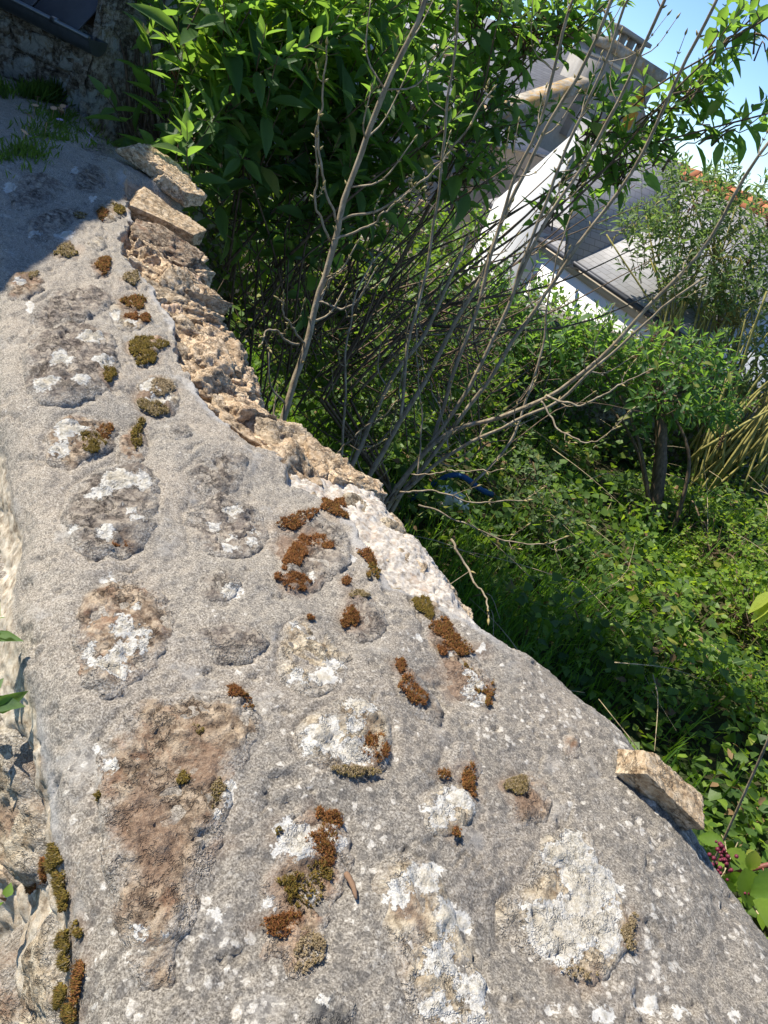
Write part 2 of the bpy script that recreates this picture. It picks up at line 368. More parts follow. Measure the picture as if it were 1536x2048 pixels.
# cross-section table: arc length a, offset x (0..W0), height z, normal
RL, RR, FL, FR = .055, .13, .85, 1.75
pts = []
for z in np.linspace(-FL, -RL, 80)[:-1]: pts.append((-.02 * (-z - RL), z))
for a in np.linspace(math.pi, math.pi / 2, 24): pts.append((RL + RL * math.cos(a), -RL + RL * math.sin(a)))
for x in np.linspace(RL, W0 - RR, 60)[1:-1]: pts.append((x, 0))
for a in np.linspace(math.pi / 2, 0, 30): pts.append((W0 - RR + RR * math.cos(a), -RR + RR * math.sin(a)))
for z in np.linspace(-RR, -FR, 60)[1:]: pts.append((W0 + .02 * (-z - RR), z))
pts = np.array(pts)
# gentle camber of the crown
cx = np.clip(pts[:, 0] / W0, 0, 1); pts[:, 1] += .022 * (1 - ((cx - .42) / .58) ** 2) * (pts[:, 1] > -RR - .01)
pts[:, 1] -= .022
seg = np.linalg.norm(np.diff(pts, axis=0), axis=1); arc = np.concatenate(([0], np.cumsum(seg))); i0 = 79; arc -= arc[i0]
tan_ = np.gradient(pts, axis=0); tan_ /= np.linalg.norm(tan_, axis=1)[:, None]
nx_, nz_ = -tan_[:, 1], tan_[:, 0]
kz = np.ones(7) / 7
nx_ = np.convolve(np.pad(nx_, 3, mode='edge'), kz, 'valid'); nz_ = np.convolve(np.pad(nz_, 3, mode='edge'), kz, 'valid')
nn = np.hypot(nx_, nz_); nx_ /= nn; nz_ /= nn
A_MIN, A_MAX = arc[0], arc[-1]
def zcrest(s): return ZC + .012 * np.sin(s * 2.1 + .6) * sstep(s, .8, 2.0) - .085 * sstep(s, 2.2, 3.3)
def wall_pos(s, a, d=0.):
    s = np.asarray(s, float); a = np.asarray(a, float)
    x = np.interp(a, arc, pts[:, 0]); z = np.interp(a, arc, pts[:, 1]); nx = np.interp(a, arc, nx_); nz = np.interp(a, arc, nz_)
    t = TL + x * width(s) / W0
    hx = ES[0] * s + ET[0] * (t + nx * d); hy = ES[1] * s + ET[1] * (t + nx * d)
    return np.stack([hx, hy, zcrest(s) + z + nz * d], -1)
def wall_nrm(a):
    nx = np.interp(a, arc, nx_); nz = np.interp(a, arc, nz_)
    return np.stack([ET[0] * nx, ET[1] * nx, nz], -1)
# pixel -> (s, a) on the smooth wall
_gs, _ga = np.meshgrid(np.concatenate([np.arange(-.1, 1.2, .008), np.arange(1.2, 3.5, .014)]), np.arange(-.5, .85, .008), indexing='ij')
_P = wall_pos(_gs.ravel(), _ga.ravel()); _px, _py, _pz = proj(_P)
_face = np.einsum('ij,ij->i', wall_nrm(_ga.ravel()), CAM - _P) > 0
_ok = _face & (_pz > .05)
def sa(px, py):
    d = (_px - px) ** 2 + (_py - py) ** 2 + np.where(_ok, 0, 1e9)
    k = np.argmin(d); s, a = _gs.ravel()[k], _ga.ravel()[k]
    for _ in range(2):
        e = .004
        Q = wall_pos(np.array([s, s + e, s]), np.array([a, a, a + e])); x, y, _z = proj(Q)
        J = np.array([[x[1] - x[0], x[2] - x[0]], [y[1] - y[0], y[2] - y[0]]]) / e
        if abs(np.linalg.det(J)) < 1e3: break
        st = np.clip(np.linalg.solve(J, [px - x[0], py - y[0]]), -.012, .012); s += st[0]; a += st[1]
    return s, a
def poly_sa(pp, n=None):
    p = np.array([sa(*q) for q in pp])
    if n:
        c = np.vstack([p, p[:1]]); c = spline(np.vstack([p[-1:], c, p[1:2]]), n + 8)
        c = spline(np.vstack([p, p[:1]]), n); return c[:-1]
    return p
def ell_sa(cx, cy, rx, ry, n=12, rot=0.):
    out = []
    for k in range(n):
        th = k * 2 * math.pi / n; j = 1 + .18 * math.sin(th * 3 + cx) + .12 * math.sin(th * 5 + cy)
        u, v = rx * math.cos(th) * j, ry * math.sin(th) * j
        out.append((cx + u * math.cos(rot) - v * math.sin(rot), cy + u * math.sin(rot) + v * math.cos(rot)))
    return poly_sa(out)
def sdf_poly(S, A, poly):
    """signed distance (m), positive inside"""
    p = np.asarray(poly); q = np.roll(p, -1, axis=0)
    D = np.full(S.shape, 1e9); ins = np.zeros(S.shape, bool)
    for (x0, y0), (x1, y1) in zip(p, q):
        ex, ey = x1 - x0, y1 - y0; L2 = ex * ex + ey * ey + 1e-12
        u = np.clip(((S - x0) * ex + (A - y0) * ey) / L2, 0, 1)
        D = np.minimum(D, (S - x0 - u * ex) ** 2 + (A - y0 - u * ey) ** 2)
        cond = ((y0 > A) != (y1 > A)) & (S < ex * (A - y0) / (ey if abs(ey) > 1e-12 else 1e-12) + x0)
        ins ^= cond
    D = np.sqrt(D); return np.where(ins, D, -D)
def field(S, A, polys, pad=.03, floor=-3.):
    """max over polygons of signed distance in cm"""
    out = np.full(S.shape, floor)
    for p in polys:
        m = (S > p[:, 0].min() - pad) & (S < p[:, 0].max() + pad) & (A > p[:, 1].min() - pad) & (A < p[:, 1].max() + pad)
        if m.any(): out[m] = np.maximum(out[m], 100 * sdf_poly(S[m], A[m], p))
    return out
# pale crust lichens, by their centre and radii
LICH = [(430, 1040, 16, 11), (470, 1012, 19, 10), (465, 1066, 15, 9), (460, 1092, 24, 11), (510, 1070, 15, 11), (515, 1046, 9, 7), (705, 1115, 12, 10), (622, 1152, 11, 11),
        (462, 1188, 26, 13), (220, 1155, 15, 10), (270, 1220, 13, 10), (245, 1262, 24, 26), (225, 1335, 34, 32), (180, 1312, 12, 24), (255, 1300, 22, 18), (285, 1290, 12, 30),
        (240, 958, 44, 26), (200, 985, 26, 14), (208, 1070, 20, 16), (145, 1060, 10, 8), (290, 960, 16, 20), (260, 1025, 16, 12), (180, 692, 32, 13), (120, 738, 26, 14), (90, 782, 26, 14),
        (205, 740, 22, 13), (160, 780, 20, 10), (140, 860, 38, 17), (118, 892, 24, 13), (585, 1262, 14, 10), (640, 1362, 36, 18), (662, 1340, 20, 14), (590, 1366, 20, 15), (622, 1288, 10, 8),
        (640, 1490, 40, 42), (712, 1430, 36, 22), (612, 1510, 22, 14), (690, 1520, 45, 28), (700, 1470, 22, 20), (870, 1642, 36, 28), (905, 1608, 42, 26),
        (590, 1690, 46, 38), (572, 1660, 26, 16), (660, 1680, 30, 22), (620, 1790, 18, 12), (540, 1810, 14, 12), (1130, 1705, 50, 40), (1170, 1780, 62, 70), (1140, 1860, 90, 60), (1205, 1860, 40, 55), (1090, 1830, 50, 40),
        (840, 1765, 44, 34), (790, 1800, 24, 40), (900, 1840, 46, 40), (880, 1930, 44, 40), (940, 1980, 40, 40), (860, 2020, 40, 30), (940, 2040, 40, 20), (220, 1530, 14, 18), (205, 1500, 12, 14), (275, 1870, 13, 18),
        (330, 1875, 8, 8), (455, 1590, 12, 26), (430, 1635, 16, 12), (950, 1370, 20, 20), (962, 1390, 13, 18), (902, 1306, 9, 8), (930, 1345, 10, 9), (835, 1278, 9, 6), (960, 1300, 9, 6),
        (230, 635, 12, 9), (262, 650, 14, 8), (300, 775, 22, 14), (320, 800, 20, 12), (290, 810, 16, 10), (1300, 2010, 26, 20), (1360, 2025, 20, 16), (1470, 2030, 14, 14), (640, 2010, 14, 18), (430, 1830, 20, 24),
        (1210, 2030, 26, 16), (1105, 2015, 18, 12), (60, 620, 10, 12), (40, 575, 12, 8), (275, 1045, 14, 10), (760, 1020, 10, 6), (130, 470, 20, 8), (70, 465, 14, 6), (20, 370, 14, 8), (150, 340, 8, 10), (185, 400, 8, 6)]
LICHP = [ell_sa(*l) for l in LICH]
STAIN = [(290, 1680, 60, 110), (400, 1560, 40, 60), (240, 1760, 40, 60), (620, 1900, 40, 60), (480, 1410, 30, 22), (600, 1100, 50, 50), (850, 1330, 26, 40), (920, 1330, 50, 60), (860, 1250, 36, 30), (430, 1690, 30, 20),
         (940, 1580, 18, 30), (1050, 1600, 34, 34), (300, 800, 34, 24), (140, 500, 24, 16), (730, 1540, 50, 24), (760, 1120, 16, 20), (800, 1860, 30, 70), (1180, 1960, 40, 14), (205, 535, 20, 16), (260, 620, 24, 20), (50, 560, 20, 16), (1255, 1860, 14, 40),
         (60, 1640, 30, 40), (70, 1500, 14, 40), (40, 1850, 16, 60)]
# x, y, rx, ry, rot, hue (0 rust .. 1 olive .. 2 tan), thickness in mm
MOSS = [(592, 1105, 18, 44, .5, 0, 9), (588, 1166, 36, 18, .1, 0, 9), (640, 1078, 34, 12, .35, 0, 7), (668, 1014, 30, 13, .6, .2, 8), (600, 1030, 40, 12, -.2, .1, 7), (698, 1240, 17, 20, 0, .1, 9), (712, 1195, 20, 10, 0, 1.6, 6),
        (845, 1218, 16, 26, -.5, .9, 8), (880, 1262, 24, 16, .5, .2, 7), (914, 1292, 32, 14, .5, .2, 8), (884, 1298, 10, 14, 0, 0, 8), (812, 1378, 22, 20, .4, .1, 10), (822, 1402, 16, 14, 0, .1, 9), (844, 1400, 10, 14, 0, .1, 9), (795, 1340, 10, 16, 0, .1, 8),
        (948, 1360, 10, 34, -.6, .5, 7), (978, 1385, 9, 22, .2, .3, 7), (742, 1512, 28, 26, .6, .1, 11), (716, 1484, 16, 16, 0, .1, 9), (640, 1700, 32, 42, .3, .15, 10), (612, 1772, 52, 38, -.5, .85, 11), (562, 1850, 40, 24, -.3, 0, 11),
        (553, 1673, 10, 15, 0, 1, 8), (652, 1642, 32, 16, .5, .1, 8), (290, 700, 38, 14, 0, 1, 10), (285, 722, 24, 14, .3, .9, 9), (216, 760, 14, 13, 0, .9, 10), (185, 882, 24, 18, .2, 1, 10), (211, 860, 14, 15, 0, .2, 9), (206, 535, 15, 16, .3, .3, 9),
        (268, 606, 24, 13, 0, .4, 9), (262, 640, 12, 9, 0, 0, 7), (275, 866, 10, 26, .2, 1, 9), (305, 818, 32, 14, .2, 1.5, 8), (322, 780, 24, 16, 0, 2, 6), (466, 1395, 15, 13, 0, 0, 9), (490, 1416, 12, 16, 0, .3, 6), (935, 1566, 13, 34, 0, .2, 8),
        (884, 1560, 11, 10, 0, .2, 8), (618, 1905, 30, 44, .3, 1.8, 5), (240, 1085, 16, 8, .3, 0, 6), (205, 428, 11, 10, .4, .3, 8), (236, 424, 13, 9, .4, .9, 8), (132, 504, 20, 14, .2, 1.5, 7), (690, 985, 14, 10, 0, .1, 7), (740, 1112, 24, 14, .5, .1, 7),
        (748, 1140, 14, 22, .2, .6, 6), (692, 1168, 9, 8, 0, 0, 7), (617, 1246, 8, 6, 0, .1, 6), (1035, 1570, 24, 20, 0, 1.5, 6), (905, 1678, 8, 9, 0, .2, 6), (1160, 1945, 34, 10, .2, 1.7, 6), (1255, 1870, 14, 34, 0, 1.7, 6),
        (430, 1600, 12, 30, .2, 1.5, 5), (365, 1560, 14, 14, 0, 1.1, 6), (390, 1470, 14, 12, 0, 1.2, 6), (700, 1560, 46, 10, 0, 1.6, 6), (160, 430, 12, 8, 0, 1.6, 6), (60, 555, 18, 8, -.4, 1.5, 6), (288, 645, 10, 10, 0, .2, 6), (262, 560, 16, 12, 0, 1.6, 6),
        (108, 1715, 13, 26, .1, 1, 9), (116, 1765, 11, 22, .1, 1, 9), (123, 1800, 9, 24, 0, .9, 8), (124, 1885, 13, 24, 0, 1, 9), (124, 1925, 10, 16, 0, 1, 8), (48, 1750, 11, 36, .1, .1, 8), (74, 1745, 8, 24, .1, .1, 8), (150, 1858, 8, 15, 0, .8, 7), (155, 1965, 9, 46, .1, .2, 7),
        (122, 1990, 9, 20, 0, .9, 7), (142, 2028, 14, 16, 0, .7, 7), (196, 1590, 6, 10, 0, .9, 6), (72, 2010, 6, 8, 0, .1, 6)]
STAINP = [ell_sa(*l) for l in STAIN] + [ell_sa(m[0], m[1], m[2] * 1.3, m[3] * 1.3, 12, m[4]) for m in MOSS]
cap_px = [(246, 345), (250, 400), (262, 440), (238, 482), (262, 530), (312, 578), (318, 600), (350, 650), (352, 715), (378, 760), (400, 800), (430, 832), (490, 882), (548, 905), (575, 955), (640, 990), (690, 1012), (718, 1075), (742, 1130), (790, 1178), (860, 1200), (930, 1250), (1005, 1290)]
cp = np.array(sorted(sa(*p) for p in cap_px))
S_BRK0, S_BRK1 = cp[0, 0], cp[-1, 0]
S_STEP = sa(548, 905)[0]
def cap_edge(S): return np.interp(S, cp[:, 0], cp[:, 1]) + .006 * fbm2(S, 0 * S, 40, 3, 77)
def brk(S, A):
    inside = sstep(S, S_BRK0 - .03, S_BRK0 + .03) * (1 - sstep(S, S_BRK1 - .02, S_BRK1 + .03))
    e = A - cap_edge(S) - .006 * fbm2(S, A, 55, 3, 31)
    return e, inside
def base_disp(S, A):
    """slow swell of the mortar shared by mortar, stones and moss"""
    d = .010 * fbm2(S, A, 5.5, 3, 1) + .0020 * fbm2(S * .6, A * 1.2, 24, 3, 2)
    face = 1 - sstep(A, -.06, .01)
    d = d + face * (.016 * fbm2(S, A * .8, 9, 3, 14))
    e, ins = brk(S, A)
    deep = .016 + .026 * sstep(S, S_STEP - .06, S_STEP + .10)
    return d - ins * deep * sstep(e, -.002, .014)

# ------------------------------------------------------------------ embedded stones, by outline
STONES = [
 ('brown', .008, [(200, 1480), (260, 1420), (380, 1385), (480, 1400), (525, 1470), (470, 1560), (445, 1650), (410, 1760), (360, 1900), (335, 1960), (270, 1960), (232, 1850), (205, 1700), (188, 1580)]),
 ('cream', .009, [(588, 1475), (640, 1430), (705, 1405), (765, 1445), (772, 1520), (740, 1562), (660, 1552), (600, 1522)]),
 ('brown', .008, [(548, 1665), (615, 1630), (680, 1640), (700, 1720), (662, 1810), (640, 1900), (590, 1965), (550, 1930), (528, 1850), (535, 1750)]),
 ('cream', .007, [(752, 1735), (800, 1712), (865, 1750), (920, 1850), (960, 1950), (995, 2075), (850, 2080), (800, 1950), (760, 1850)]),
 ('cream', .011, [(1085, 1680), (1150, 1660), (1205, 1720), (1245, 1820), (1255, 1900), (1200, 1952), (1120, 1942), (1040, 1885), (1008, 1822), (1050, 1760)]),
 ('cream', .005, [(838, 1605), (900, 1568), (952, 1600), (948, 1640), (900, 1672), (848, 1662)]),
 ('brown', .005, [(1005, 1565), (1070, 1538), (1102, 1580), (1085, 1640), (1040, 1655)]),
 ('brown', .007, [(832, 1200), (872, 1208), (922, 1280), (976, 1338), (988, 1390), (950, 1402), (900, 1352), (858, 1280)]),
 ('slaty', .007, [(565, 1055), (620, 1020), (685, 1050), (705, 1110), (662, 1152), (605, 1190), (560, 1172), (562, 1110)]),
 ('cream', .004, [(560, 1270), (620, 1240), (682, 1290), (682, 1370), (620, 1396), (560, 1362)]),
 ('slaty', .009, [(385, 1275), (450, 1255), (525, 1285), (500, 1325), (430, 1325)]),
 ('brown', .007, [(180, 1182), (250, 1150), (332, 1190), (346, 1260), (292, 1350), (232, 1396), (170, 1372), (148, 1290)]),
 ('slaty', .011, [(138, 962), (220, 920), (302, 930), (316, 1000), (292, 1080), (232, 1112), (160, 1102), (122, 1040)]),
 ('slaty', .005, [(370, 1015), (450, 980), (525, 1010), (535, 1070), (470, 1110), (395, 1085)]),
 ('brown', .009, [(88, 872), (140, 830), (222, 838), (228, 880), (172, 912), (108, 917)]),
 ('slaty', .012, [(58, 682), (140, 650), (222, 680), (238, 740), (202, 792), (130, 812), (68, 802), (48, 740)]),
 ('brown', .008, [(252, 690), (320, 682), (328, 710), (290, 735), (262, 717)]),
 ('cream', .006, [(275, 770), (310, 755), (350, 772), (352, 815), (300, 828), (278, 810)]),
 ('cream', .006, [(222, 615), (262, 592), (292, 620), (285, 660), (238, 664)]),
 ('slaty', .005, [(370, 940), (430, 903), (492, 915), (482, 962), (410, 988)]),
 ('slaty', .010, [(52, 640), (110, 590), (180, 575), (232, 600), (182, 640), (90, 662)]),
 ('brown', .014, [(14, 575), (42, 545), (82, 555), (84, 585), (48, 605), (20, 602)]),
 ('cream', .007, [(195, 412), (225, 404), (252, 428), (225, 442), (204, 436)]),
 ('brown', .006, [(105, 500), (140, 480), (152, 505), (122, 522)]),
 ('brown', .006, [(180, 535), (205, 518), (220, 545), (190, 556)]),
 ('cream', .005, [(172, 490), (200, 474), (212, 492), (186, 504)]),
 ('brown', .005, [(238, 868), (280, 850), (295, 890), (262, 920), (240, 905)]),
 ('slaty', .004, [(686, 1205), (735, 1190), (768, 1250), (725, 1290), (690, 1262)]),
 ('slaty', .008, [(786, 1335), (830, 1345), (882, 1400), (878, 1452), (822, 1425), (795, 1390)]),
 ('dark', .004, [(602, 2000), (650, 1985), (704, 2015), (700, 2080), (610, 2080)]),
 ('slaty', .010, [(60, 440), (120, 410), (165, 425), (110, 470), (60, 475)]),
 ('slaty', .012, [(20, 380), (70, 350), (130, 365), (90, 405), (30, 412)]),
 ('slaty', .010, [(140, 345), (190, 330), (215, 365), (170, 385)]),
 ('slaty', .008, [(170, 300), (205, 290), (225, 312), (195, 326)]),
 ('slaty', .006, [(330, 850), (372, 840), (382, 870), (345, 882)]),
 ('slaty', .006, [(402, 1155), (450, 1140), (480, 1175), (440, 1210), (405, 1195)]),
 ('brown', .006, [(1120, 1480), (1150, 1470), (1165, 1500), (1135, 1515)]),
 ('slaty', .005, [(890, 1500), (940, 1490), (965, 1540), (920, 1570), (885, 1545)]),
]
SP = []
for k, (m_, h_, pp) in enumerate(STONES):
    SP.append((m_, h_ * .5, poly_sa(pp, 40)))
# more stones in the stretch beside and behind the camera
er = np.random.default_rng(77)
for k in range(14):
    cs, ca = -.16 - (k // 2) * .15 + er.normal(0, .02), (.18, .45)[k % 2] + er.normal(0, .04); th = np.linspace(0, 2 * math.pi, 12)[:-1]; rr_ = er.uniform(.75, 1.1, 11)
    poly = np.stack([cs + er.uniform(.04, .065) * np.cos(th) * rr_, ca + er.uniform(.05, .09) * np.sin(th) * rr_], -1)
    SP.append((['cream', 'brown', 'slaty'][er.integers(3)], er.uniform(.003, .006), spline(np.vstack([poly, poly[:1]]), 40)[:-1]))
# rough stones of the wall's left face, laid out in courses
fr = np.random.default_rng(5)
a0 = -.035
while a0 > -.52:
    hgt = fr.uniform(.06, .13); s0 = -.1 + fr.uniform(0, .1)
    while s0 < 2.4:
        ln = fr.uniform(.10, .26)
        cs, ca = s0 + ln / 2, a0 - hgt / 2
        th = np.linspace(0, 2 * math.pi, 14)[:-1] + fr.uniform(0, 1)
        ex = 2.6
        poly = np.stack([cs + (ln / 2 - .012) * np.sign(np.cos(th)) * np.abs(np.cos(th)) ** (2 / ex) * fr.uniform(.8, 1.08, 13),
                         ca + (hgt / 2 - .008) * np.sign(np.sin(th)) * np.abs(np.sin(th)) ** (2 / ex) * fr.uniform(.8, 1.08, 13)], -1)
        c = np.vstack([poly, poly[:1]]); SP.append((['face', 'face', 'tan', 'cream', 'cream', 'brown'][fr.integers(6)], fr.uniform(.010, .026), spline(c, 40)[:-1]))
        s0 += ln + fr.uniform(.0, .03)
    a0 -= hgt + .008

# ------------------------------------------------------------------ the wall: mortar body
wall = thing('stone_wall', wall_pos(0.6, .3) * np.array([1, 1, 0]), 'old rubble stone wall with a rounded grey mortar cap, broken open along one side', 'wall')
ss = [-2.2]
while ss[-1] < 3.36:
    s = ss[-1]; st_ = .0021 * max(1., (math.hypot(s, .62) / .66)) if s > .0 else (.004 if s > -.15 else .008 if s > -1.3 else .05)
    ss.append(s + min(st_, .012) if s > -.15 else s + st_)
ss = np.array(ss)
aa = np.concatenate([np.arange(A_MIN, -.50, .035), np.arange(-.50, -.10, .0035), np.arange(-.10, .80, .0023), np.arange(.80, A_MAX, .03), [A_MAX]])
S, A = np.meshgrid(ss, aa, indexing='ij')
sh = S.shape; S = S.ravel(); A = A.ravel()
D = base_disp(S, A)
fine = .0011 * fbm2(S, A, 70, 4, 3, .6) + .0007 * fbm2(S, A, 210, 2, 4)
e, ins = brk(S, A)
rubm = ins * sstep(e, -.002, .006)
pale = rubm * (1 - sstep(S, S_STEP - .02, S_STEP + .08))
rg = fbm2(S, A, 30, 5, 41, .5)
D = D + fine * (1 + .8 * rubm) + rubm * (.012 * rg - .002 + .0015 * fbm2(S, A, 120, 3, 43)) * (1 - .78 * pale)
facem = 1 - sstep(A, -.05, .0)
D = D - facem * (.007 * np.abs(fbm2(S, A, 28, 4, 51)))
# pits and small cracks
pit = fbm2(S, A, 42, 3, 61); D = D - .004 * sstep(pit, .8, 1.05)
cr_ = np.abs(fbm2(S, A, 11, 3, 66)); D = D - .0035 * (1 - sstep(cr_, .0, .022)) * sstep(fbm2(S, A, 4, 2, 67), .05, .35)
# a shallow groove round the stones
sfield = field(S, A, [p for _, _, p in SP], .03, -3.)
D = D - .0035 * np.exp(-((sfield + .25) / .45) ** 2) * (.5 + .5 * fbm2(S, A, 14, 2, 91))
lip = ins * (1 - sstep(np.abs(e + .006), .0, .014)) * sstep(fbm2(S, A, 9, 2, 70), -.1, .25) * (A < .75)
lip = np.maximum(lip, sstep(S, .30, .36) * (1 - sstep(S, .44, .52)) * np.exp(-((A + .012 * 0 - .01) / .012) ** 2))
lich = field(S, A, LICHP); stain = sstep(field(S, A, STAINP, .04), -1.2, .8) * .5 * sstep(fbm2(S, A, 30, 3, 88), -.3, .3)
near = .35 + .65 * (1 - sstep(S - .25 * (A - .3), .15, .75))
V = wall_pos(S, A, D)
n0, n1 = sh
I = (np.arange(n0 - 1)[:, None] * n1 + np.arange(n1 - 1)[None, :]).ravel()
F = np.stack([I, I + n1, I + n1 + 1, I + 1], -1)
me = mesh_np('mortar', V, F[:, ::-1] if False else F, MAT['mortar'], True, dict(rub=rubm, pale=pale, lip=lip, lich=lich, stain=stain, near=near, facem=1 - sstep(A, -.03, .035)))
link('mortar', me, wall)
del V, F, I, D

def stone_patch(poly, h, mat, seed, rough=1.):
    lo, hi = poly.min(0) - .012, poly.max(0) + .012
    cs = (lo + hi) / 2; dist = max(.6, np.linalg.norm(wall_pos(cs[0], cs[1]) - CAM)); r = .0024 * dist / .7
    gs, ga = np.meshgrid(np.arange(lo[0], hi[0], r), np.arange(lo[1], hi[1], r), indexing='ij'); sh = gs.shape
    s, a = gs.ravel(), ga.ravel()
    sd = sdf_poly(s, a, poly) + .0045 * fbm2(s, a, 60, 3, 100 + seed)
    prof = np.where(sd > 0, h * (1 - np.exp(-np.maximum(sd, 0) / .010)), sd * 1.6)
    rg = np.abs(fbm2(s * 1.0, a * 1.8, 26, 4, 200 + seed, .55))
    ck = 1 - sstep(np.abs(fbm2(s, a, 16, 3, 300 + seed)), 0, .035)
    d = base_disp(s, a) + prof + sstep(sd, 0, .012) * (.0055 * rg * rough - .002 + .0020 * fbm2(s, a, 110, 4, 9, .65) - .004 * ck - .004 * sstep(fbm2(s, a, 55, 3, 400 + seed), .45, .8))
    V = wall_pos(s, a, d)
    n0, n1 = sh; I = (np.arange(n0 - 1)[:, None] * n1 + np.arange(n1 - 1)[None, :]).ravel()
    F = np.stack([I, I + n1, I + n1 + 1, I + 1], -1)
    keep = (sd[F] > -.006).any(1); F = F[keep]
    u, inv = np.unique(F, return_inverse=True); F = inv.reshape(F.shape)
    s, a, sd = s[u], a[u], sd[u]
    stain = sstep(field(s, a, STAINP, .04), -1.2, .8) * sstep(fbm2(s, a, 30, 3, 88), -.35, .25)
    return mesh_np('stone', V[u], F, mat, True, dict(lich=field(s, a, LICHP), stain=stain, edge=np.clip(1 - sstep(sd + .012 * fbm2(s, a, 45, 3, 500 + seed), .0, .018), 0, 1) * .9 + .04))
for k, (m_, h_, p) in enumerate(SP):
    if p[:, 0].max() - p[:, 0].min() < .004: continue
    link('stone', stone_patch(p, h_, MAT[m_], k, 1.6 if m_ in ('face', 'tan') else 1.), wall)

# ------------------------------------------------------------------ rocks
def rock_mesh(name, dims, seed, mat, sub=40, planes=11, rough=.05, flat=.35, wall_attr=False):
    """irregular split stone: cube-sphere pushed onto random cut planes, then roughened"""
    r = np.random.default_rng(seed)
    g = np.linspace(-1, 1, sub); u, v = np.meshgrid(g, g, indexing='ij'); u, v = u.ravel(), v.ravel(); o = np.ones_like(u)
    fs = [(o, u, v), (-o, v, u), (v, o, u), (u, -o, v), (u, v, o), (v, u, -o)]
    Vs = np.concatenate([np.stack(f, -1) for f in fs]); I = (np.arange(sub - 1)[:, None] * sub + np.arange(sub - 1)[None, :]).ravel()
    q = np.stack([I, I + sub, I + sub + 1, I + 1], -1); F = np.concatenate([q + k * sub * sub for k in range(6)])
    dv = Vs / np.linalg.norm(Vs, axis=1)[:, None]
    nrm = [np.array(n, float) for n in ((1, 0, 0), (-1, 0, 0), (0, 1, 0), (0, -1, 0), (0, 0, 1), (0, 0, -1))]
    hs = list(r.uniform(.8, 1.0, 6))
    nrm = [n + r.normal(0, .16, 3) for n in nrm]
    for _ in range(planes): nrm.append(r.normal(0, 1, 3)); hs.append(r.uniform(.92, 1.25))
    rad = np.full(len(dv), 9.)
    for n, h in zip(nrm, hs):
        n = n / np.linalg.norm(n); c = dv @ n; rad = np.where(c > .05, np.minimum(rad, h / np.maximum(c, .05)), rad)
    P = dv * rad[:, None]
    P *= np.asarray(dims)[None, :] / 2
    m = min(dims)
    nz = fbm3(P, .9 / m, 5, seed, .6); n2 = np.abs(fbm3(P, 2.6 / m, 4, seed + 9, .6))
    P = P + dv * ((nz * rough * 1.1 - n2 * rough * 1.3) * m)[:, None]
    # weld the cube-sphere seams
    key = np.round(dv * 1e5).astype(np.int64); _, first, inv = np.unique(key, axis=0, return_index=True, return_inverse=True)
    P = P[first]; F = inv.ravel()[F]
    kw = dict(lich=np.full(len(P), -3.), stain=np.zeros(len(P)), edge=np.zeros(len(P))) if wall_attr else None
    return mesh_np(name, P, F, mat, True, kw)
def put_rock(name, P, dims, seed, mat, yaw=0., tilt=(0, 0), parent=None, rough=.05, planes=11, sub=40, **tags):
    me = rock_mesh(name, dims, seed, mat, sub, planes, rough, wall_attr=parent is not None)
    o = link(name, me, parent, **tags)
    m4 = Matrix.Translation(Vector([float(c) for c in P])) @ Matrix.Rotation(yaw, 4, 'Z') @ Matrix.Rotation(tilt[0], 4, 'X') @ Matrix.Rotation(tilt[1], 4, 'Y')
    if parent is not None: m4 = Matrix.Translation(-parent.location) @ m4
    o.matrix_basis = m4; return o
def wpt(px, py, lift=0.):
    s, a = sa(px, py); d = base_disp(np.array([s]), np.array([a]))[0]
    return wall_pos(s, a, d) + np.array([0, 0, lift])
YW = HD        # yaw that lines x up with the wall's cross direction
# loose stones lying on the wall
put_rock('loose_stone', wpt(1304, 1590, .012), (.098, .062, .034), 47, MAT['loose'], -.10, (.0, .28), rough=.05, planes=2, sub=60, label='single tan block of stone lying loose on the wall shoulder', cat='stone')
put_rock('loose_slab', wpt(318, 358, .034), (.21, .135, .058), 31, MAT['loose'], YW - .45, (.06, .24), rough=.09, planes=8, sub=60, label='long tan slab lying highest on the pile of loose stones', cat='stone')
put_rock('loose_stone', wpt(350, 392, .030), (.135, .085, .052), 37, MAT['loose'], YW - .6, (.06, .25), rough=.05, planes=8, sub=50, label='small pale chunk lodged under the end of the top slab', cat='stone')
put_rock('loose_slab', wpt(336, 424, .022), (.20, .12, .055), 41, MAT['loose'], YW - .5, (.0, .20), rough=.05, planes=8, sub=50, label='flat wedge of stone under the long tan slab', cat='stone')
# bare core stones where the cap has gone (parts of the wall)
CORE = [(330, 478, .21, .17, .10, .02, -.35, 51), (352, 500, .16, .10, .06, -.01, -.2, 52), (372, 556, .17, .14, .10, -.005, -.4, 53), (290, 520, .12, .06, .06, -.01, -.2, 54),
        (350, 610, .16, .09, .07, -.015, -.3, 55), (385, 640, .13, .09, .07, -.015, -.2, 56), (432, 692, .115, .07, .035, .012, -.25, 57), (392, 720, .13, .08, .07, -.015, -.3, 58),
        (420, 760, .12, .09, .07, -.012, -.3, 59), (450, 800, .11, .08, .06, -.012, -.2, 60), (492, 836, .11, .07, .05, -.010, -.5, 61), (600, 938, .07, .05, .04, -.012, -.2, 62),
        (720, 985, .09, .07, .05, -.02, -.2, 63), (835, 1085, .10, .075, .05, -.02, -.3, 64), (815, 1120, .07, .05, .035, -.012, -.3, 65), (300, 468, .10, .10, .06, .0, -.3, 66)]
cr = np.random.default_rng(19)
for (px, py, l, w_, h_, dz, yw, sd_) in [CORE[0], CORE[2], CORE[6]]:
    put_rock('core_stone', wpt(px, py, dz - .012), (l * .9, w_ * .9, h_ * .75), sd_, MAT['brown' if sd_ == 51 else 'tan'], YW + yw, (.08, .16), parent=wall, rough=.10, planes=9, sub=40)
